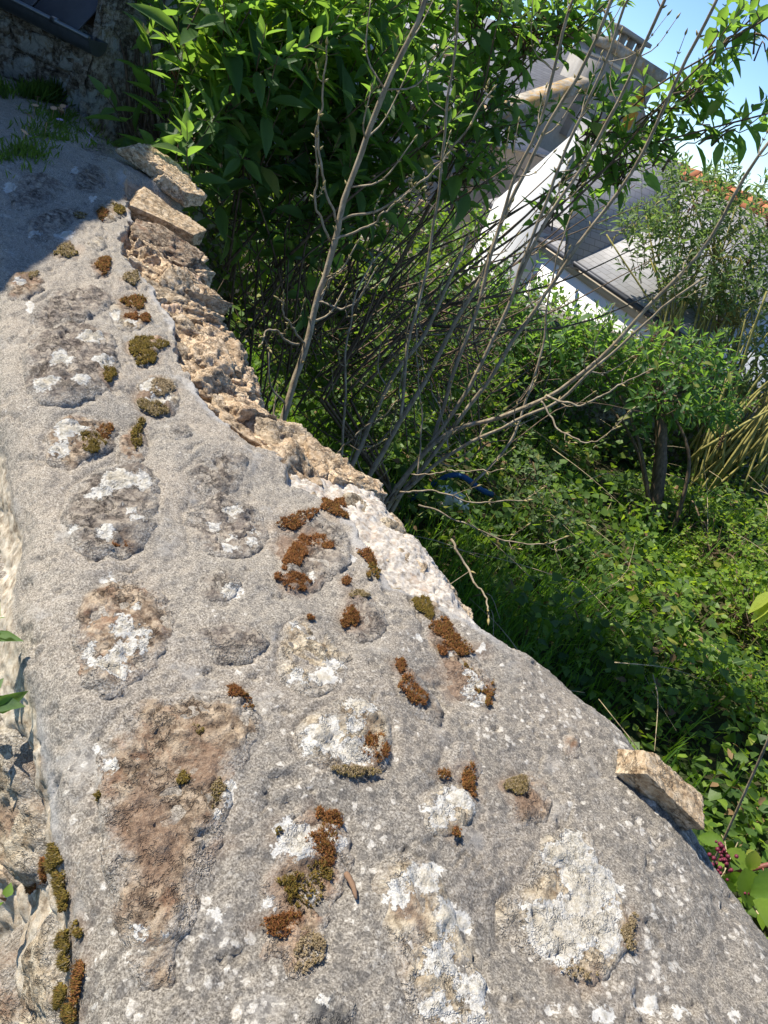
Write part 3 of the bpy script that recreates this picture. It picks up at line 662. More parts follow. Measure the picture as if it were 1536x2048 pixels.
ks = 0; s_ = S_STEP - .30
while s_ < S_BRK0 + (S_BRK1 - S_BRK0) and ks < 120:
    lo_ = float(cap_edge(np.array([s_]))[0]) + .018; hi_ = .69; a_ = lo_ + cr.uniform(0, .02); far_ = s_ > S_STEP - .02
    while a_ < hi_:
        l = cr.uniform(.05, .115) if far_ else cr.uniform(.035, .075); sx_, ax2 = s_ + cr.normal(0, .012), a_
        d_ = base_disp(np.array([sx_]), np.array([ax2]))[0]
        put_rock('core_stone', wall_pos(sx_, ax2, d_ - (.004 if far_ else .012)), (l, l * cr.uniform(.55, .85), l * cr.uniform(.35, .6)), 1000 + ks, MAT[('tan', 'tan', 'tan', 'face', 'tan')[cr.integers(5)] if far_ else ('cream', 'face')[cr.integers(2)]],
                 YW + cr.normal(-.2, .6), (cr.normal(0, .22), .25 + cr.normal(0, .22)), parent=wall, rough=.12, planes=9, sub=20); ks += 1
        a_ += l * cr.uniform(.55, .8) if far_ else l * cr.uniform(1.0, 2.2)
    s_ += cr.uniform(.045, .075) if far_ else cr.uniform(.05, .09)
# little dry twig
p0, p1 = wpt(688, 1752, .005), wpt(708, 1806, .004)
V, F = tube(spline([p0, (p0 + p1) / 2 + np.array([.0005, .0005, .0015]), p1], 9), [.0022, .0028, .0026, .0024, .0026, .0022, .002, .0016, .001], 6)
link('dry_twig', mesh_np('dry_twig', V, F, MAT['twig'], True), None, 'short brown dry twig lying on the mortar beside the mossy stone', 'twig')

# ------------------------------------------------------------------ moss
def moss_mat():
    t = NT('moss'); a = t.attr('hue'); r = t.island()
    rust = t.mix(r, (.05, .021, .010), (.27, .115, .042)); olive = t.mix(r, (.045, .036, .009), (.20, .145, .030)); tan = t.mix(r, (.14, .10, .055), (.34, .27, .17))
    c = t.mix(t.step(a, .2, .8), rust, olive); c = t.mix(t.step(a, 1.2, 1.8), c, tan)
    return t.done(c, .95, None, .1)
MAT['moss'] = moss_mat()
OCT_V = np.array([[1, 0, 0], [-1, 0, 0], [0, 1, 0], [0, -1, 0], [0, 0, 1], [0, 0, -1.]])
OCT_F = np.array([[0, 2, 4], [2, 1, 4], [1, 3, 4], [3, 0, 4], [2, 0, 5], [1, 2, 5], [3, 1, 5], [0, 3, 5]])
def scatter_sa(poly, n, r):
    lo, hi = poly.min(0), poly.max(0); out = []
    while sum(len(o) for o in out) < n:
        q = r.uniform(lo, hi, (n * 3, 2)); d = sdf_poly(q[:, 0], q[:, 1], poly) + .0018 * fbm2(q[:, 0], q[:, 1], 150, 2, 7)
        keep = d > 0; out.append(np.column_stack([q[keep], d[keep]]))
        if len(out) > 12: break
    return np.concatenate(out)[:n]
def moss_patch(poly, hue, thick, r):
    area = abs(np.sum(poly[:, 0] * np.roll(poly[:, 1], -1) - poly[:, 1] * np.roll(poly[:, 0], -1))) / 2
    c = poly.mean(0); dist = np.linalg.norm(wall_pos(c[0], c[1]) - CAM)
    g = .00135 * max(1, dist / .85); thick = thick * .20
    n = int(np.clip(area / (g * g) * 1.7, 25, 3200))
    q = scatter_sa(poly, n, r)
    if not len(q): return None
    s, a, sd = q.T
    # patchy cover: thin spots show the stone
    cov = fbm2(s, a, 90, 3, 17); keep = (cov > -.08) | (r.uniform(0, 1, len(s)) < .18); s, a, sd = s[keep], a[keep], sd[keep]
    hgt = thick * (.35 + .65 * sstep(sd, 0, .012)) * (.8 + .45 * fbm2(s, a, 130, 2, 23))
    N = wall_nrm(a); acc = Acc()
    base = wall_pos(s, a, base_disp(s, a) + .003)
    m = len(s)
    # cushions
    for lay in (.4,):
        rad = g * r.uniform(.55, 1.1, m)
        C = base + N * (hgt * lay)[:, None] + r.normal(0, g * .4, (m, 3))
        J = OCT_V[None] * r.uniform(.7, 1.35, (m, 6, 1))
        Vv = C[:, None] + J * rad[:, None, None]
        acc.add(Vv.reshape(-1, 3), (OCT_F[None] + (np.arange(m) * 6)[:, None, None]).reshape(-1, 3), hue=np.repeat(np.clip(hue + r.normal(0, .22, m), 0, 2), 6))
    # upright stalks
    rp_ = 3; base = np.repeat(base, rp_, 0) + r.normal(0, g * .6, (m * rp_, 3)); N = np.repeat(N, rp_, 0); hgt = np.repeat(hgt, rp_)
    k = m * rp_; L = (thick + .0018) * r.uniform(.4, 1.3, k); dv = N + r.normal(0, .45, (k, 3)); dv /= np.linalg.norm(dv, axis=1)[:, None]
    B = base + N * (hgt * .7)[:, None]; sd_ = np.cross(dv, r.normal(0, 1, (k, 3))); sd_ /= np.linalg.norm(sd_, axis=1)[:, None]; s2 = np.cross(dv, sd_)
    wd = g * .26
    Vv = np.stack([B + sd_ * wd, B - sd_ * wd * .5 + s2 * wd, B - sd_ * wd * .5 - s2 * wd, B + dv * L[:, None]], 1).reshape(-1, 3)
    acc.add(Vv, (np.array([[0, 1, 3], [1, 2, 3], [2, 0, 3]])[None] + (np.arange(k) * 4)[:, None, None]).reshape(-1, 3), hue=np.repeat(np.clip(hue + .1 + r.normal(0, .3, k), 0, 2), 4))
    return acc.mesh('moss', MAT['moss'])
mrng = np.random.default_rng(3)
def moss_name(h): return ('rust-brown' if h < .45 else 'olive-green' if h < 1.3 else 'pale tan')
for (x, y, rx, ry, rot, hue, mm) in MOSS:
    me = moss_patch(ell_sa(x, y, rx, ry, 14, rot), hue, mm / 1000., mrng)
    if me is None: continue
    onface = x < 160 and y > 1600
    nm = moss_name(hue); q_ = np.array([sa(x, y)]); on = [(100 * sdf_poly(q_[:, 0], q_[:, 1], p)[0], m_) for m_, _, p in SP]; dst, mt_ = max(on)
    sn = {'slaty': 'grey', 'brown': 'brown', 'cream': 'crusted', 'tan': 'tan', 'dark': 'dark', 'face': 'ochre'}[mt_]
    place = f'on the {sn} stones of the wall side' if onface else (f'growing on a {sn} stone in the wall top' if dst > .4 else f'on the edge of a {sn} stone in the wall top' if dst > -1 else 'growing on plain mortar of the wall top')
    ar = rx * ry; shp = 'tiny' if ar < 110 else 'long' if max(rx, ry) > 2.3 * min(rx, ry) else 'small' if ar < 350 else 'broad'
    link('moss_cushion', me, None, f'{shp} {nm} moss cushion {place}', 'moss', f'{shp} {nm} moss {place}')

# ------------------------------------------------------------------ leaves
_x = np.array([0, .25, .5, .75, 1.]); _w = np.array([0, .82, 1., .62, 0])
def leaf_template(curl=.16, fold=.13, ws=(0, .82, 1., .62, 0), xs=(0, .25, .5, .75, 1.)):
    v = [(0, 0, 0)]
    for i in (1, 2, 3):
        z = -curl * xs[i] ** 2
        v += [(xs[i], -.5 * ws[i], z + fold * ws[i]), (xs[i], 0, z), (xs[i], .5 * ws[i], z + fold * ws[i])]
    v.append((1, 0, -curl))
    f4 = [[1, 4, 5, 2], [2, 5, 6, 3], [4, 7, 8, 5], [5, 8, 9, 6]]; f3 = [[0, 1, 2], [0, 2, 3], [7, 10, 8], [8, 10, 9]]
    return np.array(v, float), np.array(f4), np.array(f3)
T_LANCE = [leaf_template(c, .12) for c in (.10, .20, .32)]
T_OVATE = [leaf_template(c, .10, (0, .95, 1., .5, 0), (0, .2, .45, .75, 1.)) for c in (.05, .15)]
T_IVY = (np.array([[0, 0, 0], [.3, -.5, .08], [.38, 0, -.02], [.3, .5, .08], [.62, -.3, .02], [.62, .3, .02], [1, 0, -.06]]), np.zeros((0, 4), int),
         np.array([[0, 1, 2], [0, 2, 3], [1, 4, 2], [2, 5, 3], [4, 6, 2], [2, 6, 5]]))
def frames(D, N):
    D = D / (np.linalg.norm(D, axis=1)[:, None] + 1e-9)
    Y = np.cross(N, D); Y /= np.linalg.norm(Y, axis=1)[:, None] + 1e-9
    return D, Y, np.cross(D, Y)
def leaves_mesh(name, P, D, N, L, W, tpl, mat):
    X, Y, Z = frames(D, N); Vt, f4, f3 = tpl; m = len(P); nv = len(Vt)
    V = P[:, None] + Vt[None, :, 0, None] * (X * L[:, None])[:, None] + Vt[None, :, 1, None] * (Y * W[:, None])[:, None] + Vt[None, :, 2, None] * (Z * L[:, None] * .8)[:, None]
    off = (np.arange(m) * nv)[:, None, None]
    return mesh_np(name, V.reshape(-1, 3), [(f4[None] + off).reshape(-1, 4), (f3[None] + off).reshape(-1, 3)], mat, True)
class Leaves:
    def __init__(s): s.P = []; s.D = []; s.N = []; s.L = []; s.W = []
    def add(s, P, D, N, L, W): s.P.append(P); s.D.append(D); s.N.append(N); s.L.append(L); s.W.append(W)
    def arrays(s): return np.array(s.P), np.array(s.D), np.array(s.N), np.array(s.L), np.array(s.W)
def leaf_parts(lv, parent, mat, tpls, count=280, mass='foliage'):
    """the leaves that show largest become single leaf objects, the rest one mass"""
    P, D, N, L, W = lv.arrays()
    mid = P + D / (np.linalg.norm(D, axis=1)[:, None] + 1e-9) * (L * .5)[:, None]
    x, y, z = proj(mid); inf = (x > 0) & (x < 1536) & (y > 0) & (y < 2048) & (z > .1)
    cell = np.floor(x / 26).astype(int) * 1000 + np.floor(y / 26).astype(int)
    order = np.argsort(z); front = np.zeros(len(P), bool); seen = {}
    for i in order:
        if inf[i]:
            k = cell[i]
            if seen.get(k, 0) < 2: seen[k] = seen.get(k, 0) + 1; front[i] = True
    X, Y, Z = frames(D, N)
    view = np.abs(np.einsum('ij,ij->i', Z, (CAM - mid) / np.linalg.norm(CAM - mid, axis=1)[:, None]))
    size = L * W / z ** 2 * (.3 + view)
    pick = np.argsort(-(size * front))[:count]; pick = pick[front[pick]]
    single = np.zeros(len(P), bool); single[pick] = True
    protos = [mesh_np('leaf', np.column_stack([t[0][:, 0], t[0][:, 1], t[0][:, 2]]), [t[1], t[2]], mat, True) for t in tpls]
    pl = np.array(parent.location)
    for i in pick:
        o = bpy.data.objects.new('leaf', protos[i % len(protos)]); COL.objects.link(o); o.parent = parent
        a, b, c = X[i] * L[i], Y[i] * W[i], Z[i] * L[i] * .8; q = P[i] - pl
        o.matrix_basis = Matrix(((a[0], b[0], c[0], q[0]), (a[1], b[1], c[1], q[1]), (a[2], b[2], c[2], q[2]), (0, 0, 0, 1)))
    rest = ~single
    if rest.any():
        link(mass, leaves_mesh(mass, P[rest], D[rest], N[rest], L[rest], W[rest], tpls[0], mat), parent, kind='stuff')
UP = np.array([0, 0, 1.])
def unit(v): return v / (np.linalg.norm(v) + 1e-9)
def shoot(lv, tw, P, d, r, pairs=5, ll=.09, wr=.30, gap=.035, rad=.0022, droop=.25):
    """opposite leaves on a young stem, smaller towards the tip"""
    d = unit(d); pts = [P]; a = unit(np.cross(d, r.normal(0, 1, 3))); q = P.copy()
    for k in range(pairs):
        f = 1 - .55 * (k / max(pairs - 1, 1)); b = np.cross(d, a)
        for sg in (-1, 1):
            out = unit(a * sg * (1.05 - .65 * k / pairs) + d * (.35 + .75 * k / pairs) - UP * droop * r.uniform(.2, 1.4) * f + r.normal(0, .16, 3))
            n = unit(UP * .8 + d * .4 - out * .3 + r.normal(0, .35, 3))
            L = ll * f * r.uniform(.75, 1.2); lv.add(q + a * sg * rad, out, n, L, L * wr * r.uniform(.85, 1.2))
        a = b; d = unit(d + UP * .05 + r.normal(0, .07, 3)); q = q + d * gap * (1.1 - .5 * k / pairs); pts.append(q)
    tw.append((np.array(pts), np.linspace(rad, rad * .4, len(pts))))
def blob_points(blobs, r):
    """sample points in flattened ellipsoids: (px, py, rx_px, ry_px, D, depth, n)"""
    P, Dn, C = [], [], []
    for (px, py, rx, ry, D, dz, n) in blobs:
        c = at(px, py, D); k = D / FPX
        u = r.normal(0, 1, (n, 3)); u /= np.linalg.norm(u, axis=1)[:, None]; u *= (r.uniform(.15, 1, n) ** .5)[:, None]
        P.append(c + u[:, :1] * CR * rx * k + u[:, 1:2] * CU * ry * k + u[:, 2:] * FW * dz)
        o = u[:, :1] * CR + u[:, 1:2] * CU + u[:, 2:] * FW
        Dn.append(o * .7 + UP * .75 + r.normal(0, .3, (n, 3))); C.append(np.repeat(c[None], n, 0))
    return np.concatenate(P), np.concatenate(Dn), np.concatenate(C)
def tubes_mesh(name, tw, mat, sides=4):
    acc = Acc()
    for p, rd in tw:
        V, F = tube(p, rd, sides, True); acc.add(V, F)
    return acc.mesh(name, mat, True)
def gz(x, y): return float(ground_z(np.array([x]), np.array([y]))[0])
def shrub(name, label, base, blobs, mat, bark, r, ll, wr, group=None, pairs=5, trunks=6, count=280, trad=.022, twigs_every=3, tpls=T_LANCE, cat='shrub', extra=None, panicles=()):
    t = thing(name, base, label, cat, group)
    lv = Leaves(); tw = []; P, Dn, C = blob_points(blobs, r)
    for p, d in zip(P, Dn): shoot(lv, tw, p, d, r, pairs, ll, wr, ll * .38, .0018 + ll * .006)
    # limbs from the base to every clump, sub-limbs to the shoots
    base = np.asarray(base, float); ends = [at(b[0], b[1], b[4]) for b in blobs]
    for k in range(trunks):
        e = ends[k % len(ends)] + r.normal(0, .08, 3); b0 = base + np.array([*r.normal(0, .10, 2), 0]); b0[2] = base[2] - .05
        mid = b0 + (e - b0) * .45 + np.array([*r.normal(0, .10, 2), .22]); p = spline([b0, mid, e], 14)
        V, F = tube(p, np.linspace(trad * r.uniform(.7, 1.1), trad * .35, 14), 7); link('stem', mesh_np('stem', V, F, MAT[bark], True), t)
    for i in range(0, len(P), twigs_every):
        c = C[i] + r.normal(0, .05, 3); m = (c + P[i]) / 2 - UP * .05 + r.normal(0, .04, 3)
        tw.append((spline([c - UP * .12, m, P[i]], 7), np.linspace(trad * .28, .0022, 7)))
    if extra: tw += extra
    link('twigs', tubes_mesh('twigs', tw, MAT[bark]), t, kind='stuff')
    leaf_parts(lv, t, MAT[mat], tpls, count)
    for (px, py, D) in panicles:
        c = at(px, py, D); ax = unit(-UP + r.normal(0, .4, 3)); acc = Acc(); L = .11
        for k in range(90):
            u = r.uniform(0, 1); q = c + ax * L * u + r.normal(0, .011 * (1.1 - u * .7), 3)
            acc.add(q + OCT_V * r.uniform(.003, .0065), OCT_F)
        V, F = tube(np.array([c - ax * .05, c + ax * L]), .0018, 5); acc.add(V, F)
        link('dead_flower_head', acc.mesh('dead_flower_head', MAT['panicle']), t)
    return t

# ------------------------------------------------------------------ garden ground, far land
gx = np.concatenate([np.linspace(-260, -8, 14)[:-1], np.linspace(-8, 12, 161)[:-1], np.linspace(12, 260, 14)])
gy = np.concatenate([np.linspace(-40, -2, 8)[:-1], np.linspace(-2, 14, 129)[:-1], np.linspace(14, 600, 24)])
GX, GY = np.meshgrid(gx, gy, indexing='ij')
GZ = ground_z(GX.ravel(), GY.ravel())
tt = GX.ravel() * ET[0] + GY.ravel() * ET[1]
GZ = GZ + (ZC - .88 - GZ) * (1 - sstep(tt, TL + .10, TL + .30)) * (1 - sstep(GY.ravel(), 6, 9))
n0, n1 = GX.shape; I = (np.arange(n0 - 1)[:, None] * n1 + np.arange(n1 - 1)[None, :]).ravel()
def ground_mat():
    t = NT('garden_soil')
    c = t.ramp(t.noise(7, 7, .7), [(.3, (.018, .020, .010)), (.5, (.045, .042, .020)), (.7, (.075, .066, .036))])
    c = t.mix(t.step(t.noise(2.2, 4), .45, .6), c, (.03, .055, .016))
    return t.done(c, .95, t.bump(t.noise(30, 5), .6, .03), .1)
link('ground', mesh_np('ground', np.column_stack([GX.ravel(), GY.ravel(), GZ]), np.stack([I, I + n1, I + n1 + 1, I + 1], -1), ground_mat(), True), None, kind='structure')

# ------------------------------------------------------------------ outbuilding at the wall's far end
W1 = wall_pos(3.25, .30); SX = unit(np.array([1, -.16, 0.])); SY = np.array([-SX[1], SX[0], 0])     # SY points away from us
SO = np.array([wall_pos(3.27, .55)[0], wall_pos(3.27, .55)[1], 0])                                     # foot of its right-hand corner
def sp(x, z, y=0.): return SO + SX * x + SY * y + UP * z
def on_plane(px, py, y=0.):
    d = ray(px, py); P0 = SO + SY * y; k = ((P0 - CAM) @ SY) / (d @ SY); q = CAM + d * k; v = q - SO; return v @ SX, q[2]
shed = thing('outbuilding', sp(-1.2, .5, .3), 'small dark stone outbuilding with slate roof and zinc gutter at the end of the wall', 'building')
gx1, gz1 = on_plane(197, 80, -.07); gx0, gz0 = on_plane(0, -12, -.07)
EZ = (gz1 + gz0) / 2 + .0
def rough_slab(name, x0, x1, z0, z1, y0, y1, mat, parent, res=.02, amp=.012, seed=1):
    nx, nz = max(3, int((x1 - x0) / res)), max(3, int((z1 - z0) / res))
    g0, g1 = np.meshgrid(np.linspace(x0, x1, nx), np.linspace(z0, z1, nz), indexing='ij'); s_, z_ = g0.ravel(), g1.ravel()
    d = amp * fbm2(s_, z_, 9, 5, seed, .6)
    Vf = SO + s_[:, None] * SX + z_[:, None] * UP + (y0 - d)[:, None] * SY; n0, n1 = nx, nz
    I = (np.arange(n0 - 1)[:, None] * n1 + np.arange(n1 - 1)[None, :]).ravel(); F = np.stack([I, I + n1, I + n1 + 1, I + 1], -1)
    acc = Acc(); acc.add(Vf, F)
    V, F = box(sp((x0 + x1) / 2, (z0 + z1) / 2, (y0 + y1) / 2 + .008), SX * (x1 - x0) / 2 * .995, SY * ((y1 - y0) / 2 - .004), UP * (z1 - z0) / 2 * .998); acc.add(V, F)
    return link(name, acc.mesh(name, mat, False), parent)
rough_slab('wall', -2.6, .02, .4, EZ + .02, .0, .40, MAT['shed'], shed, .018, .014, 3)
vx0, _ = on_plane(192, 60); 
rough_slab('gable_coping', vx0 + .01, .06, .5, EZ + .75, -.035, .55, MAT['shed'], shed, .014, .02, 8)
fr2 = np.random.default_rng(21)
zz = .95
while zz < EZ - .06:
    hh = fr2.uniform(.07, .12); x = -1.5
    while x < -.02:
        l = fr2.uniform(.10, .26); x1 = min(x + l, vx0 - .002 if x < vx0 - .05 else .03)
        me = rock_mesh('stone', (x1 - x - .012, .10, min(hh, EZ - zz - .01) - .010), int(fr2.integers(9999)), MAT['shed'], 10, 5, .06)
        o = link('stone', me, shed); o.matrix_basis = Matrix.Translation(-shed.location) @ Matrix.Translation(Vector(sp((x + x1) / 2, zz + hh / 2, .028 if x < vx0 - .03 else -.005))) @ Matrix.Rotation(math.atan2(SX[1], SX[0]), 4, 'Z')
        x += l
    zz += hh
# roof of separate slates
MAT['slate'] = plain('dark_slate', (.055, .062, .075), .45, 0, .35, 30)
MAT['zinc'] = plain('weathered_zinc', (.13, .15, .165), .38, .65, .35, 25)
rdir = unit(SY * .74 + UP * .67); rn = np.cross(SX, rdir)
roof = link('roof', mesh_np('roof', *box(sp(-1.3 + vx0 / 2, EZ, .0) + rdir * .72 - rn * .03, SX * (1.3 + vx0 / 2 - .012), rdir * .70, rn * .008), MAT['barkd']), shed)
slv, slf = box((0, 0, 0), SX * .098, rdir * .15, rn * .0035); slm = bevel_mesh(mesh_np('slate', slv, slf, MAT['slate']), .002, 1)
for row in range(9):
    for k in range(10):
        xx = vx0 - .115 - k * .202 + (.101 if row % 2 else 0)
        if xx > vx0 - .10: continue
        o = bpy.data.objects.new('slate', slm); COL.objects.link(o); o.parent = roof
        o.matrix_basis = Matrix.Translation(Vector(sp(xx, EZ + .035, -.03) + rdir * (.10 + row * .145) + rn * (.006 + .003 * fr2.uniform()))) @ Matrix.Rotation(fr2.normal(0, .012), 4, Vector(rdir)) @ Matrix.Rotation(.035, 4, Vector(SX))
# half-round gutter
th = np.linspace(math.pi * .98, 2 * math.pi * 1.005, 13); acc = Acc()
for rr, fl in ((.048, 0), (.045, 1)):
    ring = [np.array([(SY * math.cos(a) + UP * math.sin(a)) * rr for a in th])]
    A0 = sp(gx1 + .005, EZ - .0, -.075); B0 = sp(-1.9, EZ + .012, -.075)
    V = np.vstack([A0 + ring[0], B0 + ring[0]]); n = len(th); j = np.arange(n - 1); F = np.stack([j, j + 1, j + 1 + n, j + n], -1); acc.add(V, F if not fl else F[:, ::-1])
V, F = tube(np.array([sp(gx1 + .005, EZ + .004, -.075 - .048), sp(-1.9, EZ + .016, -.075 - .048)]), .0075, 8); acc.add(V, F)
# end stop
fan = np.vstack([sp(gx1 + .006, EZ, -.075), sp(gx1 + .006, EZ, -.075) + np.array([(SY * math.cos(a) + UP * math.sin(a)) * .048 for a in th])]); acc.add(fan, np.array([[0, i, i + 1] for i in range(1, n)]))
gut = link('gutter', acc.mesh('gutter', MAT['zinc'], True), shed)
jx, _ = on_plane(120, 40, -.1); acc = Acc()
for rr in (.051,):
    V = np.vstack([sp(jx - .012, EZ + .002, -.075) + np.array([(SY * math.cos(a) + UP * math.sin(a)) * rr for a in th]), sp(jx + .012, EZ + .002, -.075) + np.array([(SY * math.cos(a) + UP * math.sin(a)) * rr for a in th])]); acc.add(V, F=np.stack([j, j + 1, j + 1 + n, j + n], -1))
V, F = tube(np.array([sp(jx - .014, EZ + .006, -.123), sp(jx + .014, EZ + .006, -.123)]), .0105, 8); acc.add(V, F)
link('collar', acc.mesh('collar', MAT['zinc'], True), gut)

# unseen block added out of view to cast shade on the wall's far end
shade_obj = thing('shade_block', np.array([-3.2, 2.4, .87]), 'unseen plain block added to shade the far end of the wall', 'building')
HC = 1.5; _k = HC / sdir[2]; _a = np.array([-.73, 1.10]) + sdir[:2] * _k; _b = np.array([-.97, 1.97]) + sdir[:2] * _k; _b2 = _b + (_b - _a) * 1.0
wx = [tuple(_a), tuple(_b2)]
q0, q1 = np.array([*wx[0], 0]), np.array([*wx[1], 0]); ax_ = unit(q1 - q0); ay_ = np.array([-ax_[1], ax_[0], 0])
V, F = box((q0 + q1) / 2 + ay_ * .95 + UP * (ZC + HC + .8) / 2, ax_ * np.linalg.norm(q1 - q0) / 2 * 1.0, ay_ * .95, UP * (ZC + HC - .8) / 2)
link('wall', mesh_np('wall', V, F, MAT['shed']), shade_obj)

# ------------------------------------------------------------------ houses beyond the garden
def slate_mat():
    t = NT('sunlit_slate'); b = t.N.new('ShaderNodeTexBrick'); t.L(t.N['Texture Coordinate'].outputs['UV'], b.inputs[0])
    b.inputs['Scale'].default_value = 1; b.inputs['Brick Width'].default_value = .16; b.inputs['Row Height'].default_value = .075; b.inputs['Mortar Size'].default_value = .004
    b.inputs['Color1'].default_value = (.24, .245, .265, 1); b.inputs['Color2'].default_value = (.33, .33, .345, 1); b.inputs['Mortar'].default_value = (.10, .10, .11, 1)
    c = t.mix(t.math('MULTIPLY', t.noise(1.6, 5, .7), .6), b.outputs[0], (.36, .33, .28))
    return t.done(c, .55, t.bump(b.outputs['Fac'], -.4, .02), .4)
MAT['slateF'] = slate_mat()
MAT['white'] = plain('white_render', (.80, .79, .76), .9, 0, .06, 3, .2)
MAT['grey_render'] = plain('grey_render', (.30, .275, .245), .95, 0, .35, 2.2, .15)
MAT['fstone'] = plain('gable_stone', (.34, .26, .19), .95, 0, .45, 9, .15)
MAT['fstone2'] = plain('gable_stone_grey', (.29, .25, .21), .95, 0, .4, 9, .15)
MAT['fstone3'] = plain('gable_stone_ochre', (.44, .32, .20), .95, 0, .35, 9, .15)
MAT['fjoint'] = plain('gable_joint', (.36, .31, .25), .95, 0, .25, 14, .1)
def orange_mat():
    t = NT('lichened_coping'); c = t.ramp(t.noise(5, 5, .7), [(.36, (.17, .15, .125)), (.5, (.30, .265, .21)), (.62, (.40, .36, .30))])
    c = t.mix(t.math('MULTIPLY', t.step(t.noise(3.2, 6, .75), .47, .58), .85), c, t.mix(t.noise(30, 4), (.30, .17, .05), (.46, .29, .09)))
    return t.done(c, .95, t.bump(t.noise(30, 5), .5, .01), .1)
MAT['orange'] = orange_mat()
MAT['terra'] = plain('terracotta', (.42, .16, .075), .85, 0, .3, 12, .2)
MAT['dark'] = MAT['dark']; MAT['gutterd'] = plain('dark_gutter', (.05, .052, .06), .5, .3, .2, 12)
MAT['beige'] = plain('beige_trim', (.52, .45, .36), .9, 0, .12, 6, .2)
MAT['glass'] = plain('window_glass', (.10, .14, .17), .12, 0, .3, 2, .6)
def quad_uv(name, pts, mat, thick=.03):
    """a roof plane with slate coordinates along its eave"""
    p = np.array(pts, float); n = unit(np.cross(p[1] - p[0], p[3] - p[0])); ex = unit(p[1] - p[0]); ey = np.cross(n, ex)
    V = np.vstack([p, p - n * thick]); F = np.array([[0, 1, 2, 3], [7, 6, 5, 4], [0, 4, 5, 1], [1, 5, 6, 2], [2, 6, 7, 3], [3, 7, 4, 0]])
    me = mesh_np(name, V, F, mat); uv = me.uv_layers.new(name='UVMap')
    for l in me.loops:
        v = V[l.vertex_index] - p[0]; uv.data[l.index].uv = (float(v @ ex), float(v @ ey))
    return me
def stone_face(parent, O, ex, n, inside, x0, x1, z0, z1, r, mats, lmin=.16, lmax=.42, hmin=.10, hmax=.20, test=None):
    """coursed rubble stones, each a part of the wall"""
    protos = []
    for k in range(4):
        for m in mats: protos.append(rock_mesh('stone', (1, .5, 1), 700 + k, MAT[m], 6, 6, .05))
    yaw = math.atan2(ex[1], ex[0]); cnt = 0
    z = z0
    while z < z1:
        h = r.uniform(hmin, hmax); x = x0 - r.uniform(0, .2)
        while x < x1:
            l = r.uniform(lmin, lmax); c = O + ex * (x + l / 2) + UP * (z + h / 2)
            px, py, pz = proj(c)
            if inside(x + l / 2, z + h / 2) and -60 < px < 1600 and -60 < py < 900 and cnt < 290 and (test is None or test(px, py)):
                o = bpy.data.objects.new('stone', protos[r.integers(len(protos))]); COL.objects.link(o); o.parent = parent; cnt += 1
                M4 = Matrix.Translation(Vector(c - np.array(parent.location) - n * .012)) @ Matrix.Rotation(yaw, 4, 'Z') @ Matrix.Diagonal((l * .56, .10, h * .55, 1))
                o.matrix_basis = M4
            x += l
        z += h
hr = np.random.default_rng(8)
# --- tall stone house: gable with a big rendered chimney
G = np.array([math.sin(math.radians(40)), math.cos(math.radians(40)), 0]); GN = np.array([G[1], -G[0], 0])       # GN faces us
CW, CD = .80, .34
c0 = at(1226, 76, 14.0); CT = c0[2]; GO = np.array([c0[0], c0[1], 0]) + G * (CW + .07) - GN * .23
HWID, SLP = 3.3, .55; RZ = CT - .80 + CW * SLP; BASE = -3.0
house = thing('stone_house', GO + UP * BASE, 'tall stone house with a grey rendered chimney stained by orange lichen', 'house')
def gp(x, z, y=0.): return GO + G * x + GN * y + UP * z
ez = RZ - HWID * SLP
prof = [(-HWID, BASE), (HWID, BASE), (HWID, ez), (0, RZ), (-HWID, ez)]
V = np.array([gp(x, z, 0) for x, z in prof] + [gp(x, z, -8) for x, z in prof]); F3 = np.array([[0, 1, 2], [0, 2, 3], [0, 3, 4], [5, 7, 6], [5, 8, 7], [5, 9, 8]])
F4 = np.array([[1, 0, 5, 6], [2, 1, 6, 7], [0, 4, 9, 5]]); link('wall', mesh_np('wall', V, [F3, F4], MAT['fjoint']), house)
stone_face(house, gp(0, 0, .02), G, GN, lambda x, z: z < RZ - abs(x) * SLP - .12, -HWID, HWID, RZ - 4.0, RZ, hr, ['fstone', 'fstone2', 'fstone3'], .18, .5, .12, .24)
lr = [gp(-HWID - .2, ez - .2 * SLP + .10, -8), gp(-HWID - .2, ez - .2 * SLP + .10, -.12), gp(0, RZ + .10, -.12), gp(0, RZ + .10, -8)]
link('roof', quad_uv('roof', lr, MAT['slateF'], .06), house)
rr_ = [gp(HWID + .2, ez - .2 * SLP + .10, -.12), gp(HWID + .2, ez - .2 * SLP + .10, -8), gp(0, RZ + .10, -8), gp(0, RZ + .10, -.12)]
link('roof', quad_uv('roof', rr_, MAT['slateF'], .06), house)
for sg in (-1, 1):     # gable copings with orange lichen
    a, b = gp(sg * .72, RZ - .72 * SLP + .12, .0), gp(sg * (HWID + .15), ez - .15 * SLP + .12, .0); d = unit(b - a)
    V, F = box((a + b) / 2, d * np.linalg.norm(b - a) / 2, GN * .16, np.cross(d, GN) * .07); link('coping', mesh_np('coping', V, F, MAT['orange' if sg < 0 else 'fstone']), house)
ch = link('chimney', None, house); ch.location = (0, 0, 0); ch.matrix_basis = Matrix.Translation(Vector(gp(0, RZ, 0) - np.array(house.location)))
def chp(name, V, F, mat): 
    o = link(name, mesh_np(name, V, F, mat), None); o.parent = ch; o.matrix_basis = Matrix.Translation(-Vector(gp(0, RZ, 0))); return o
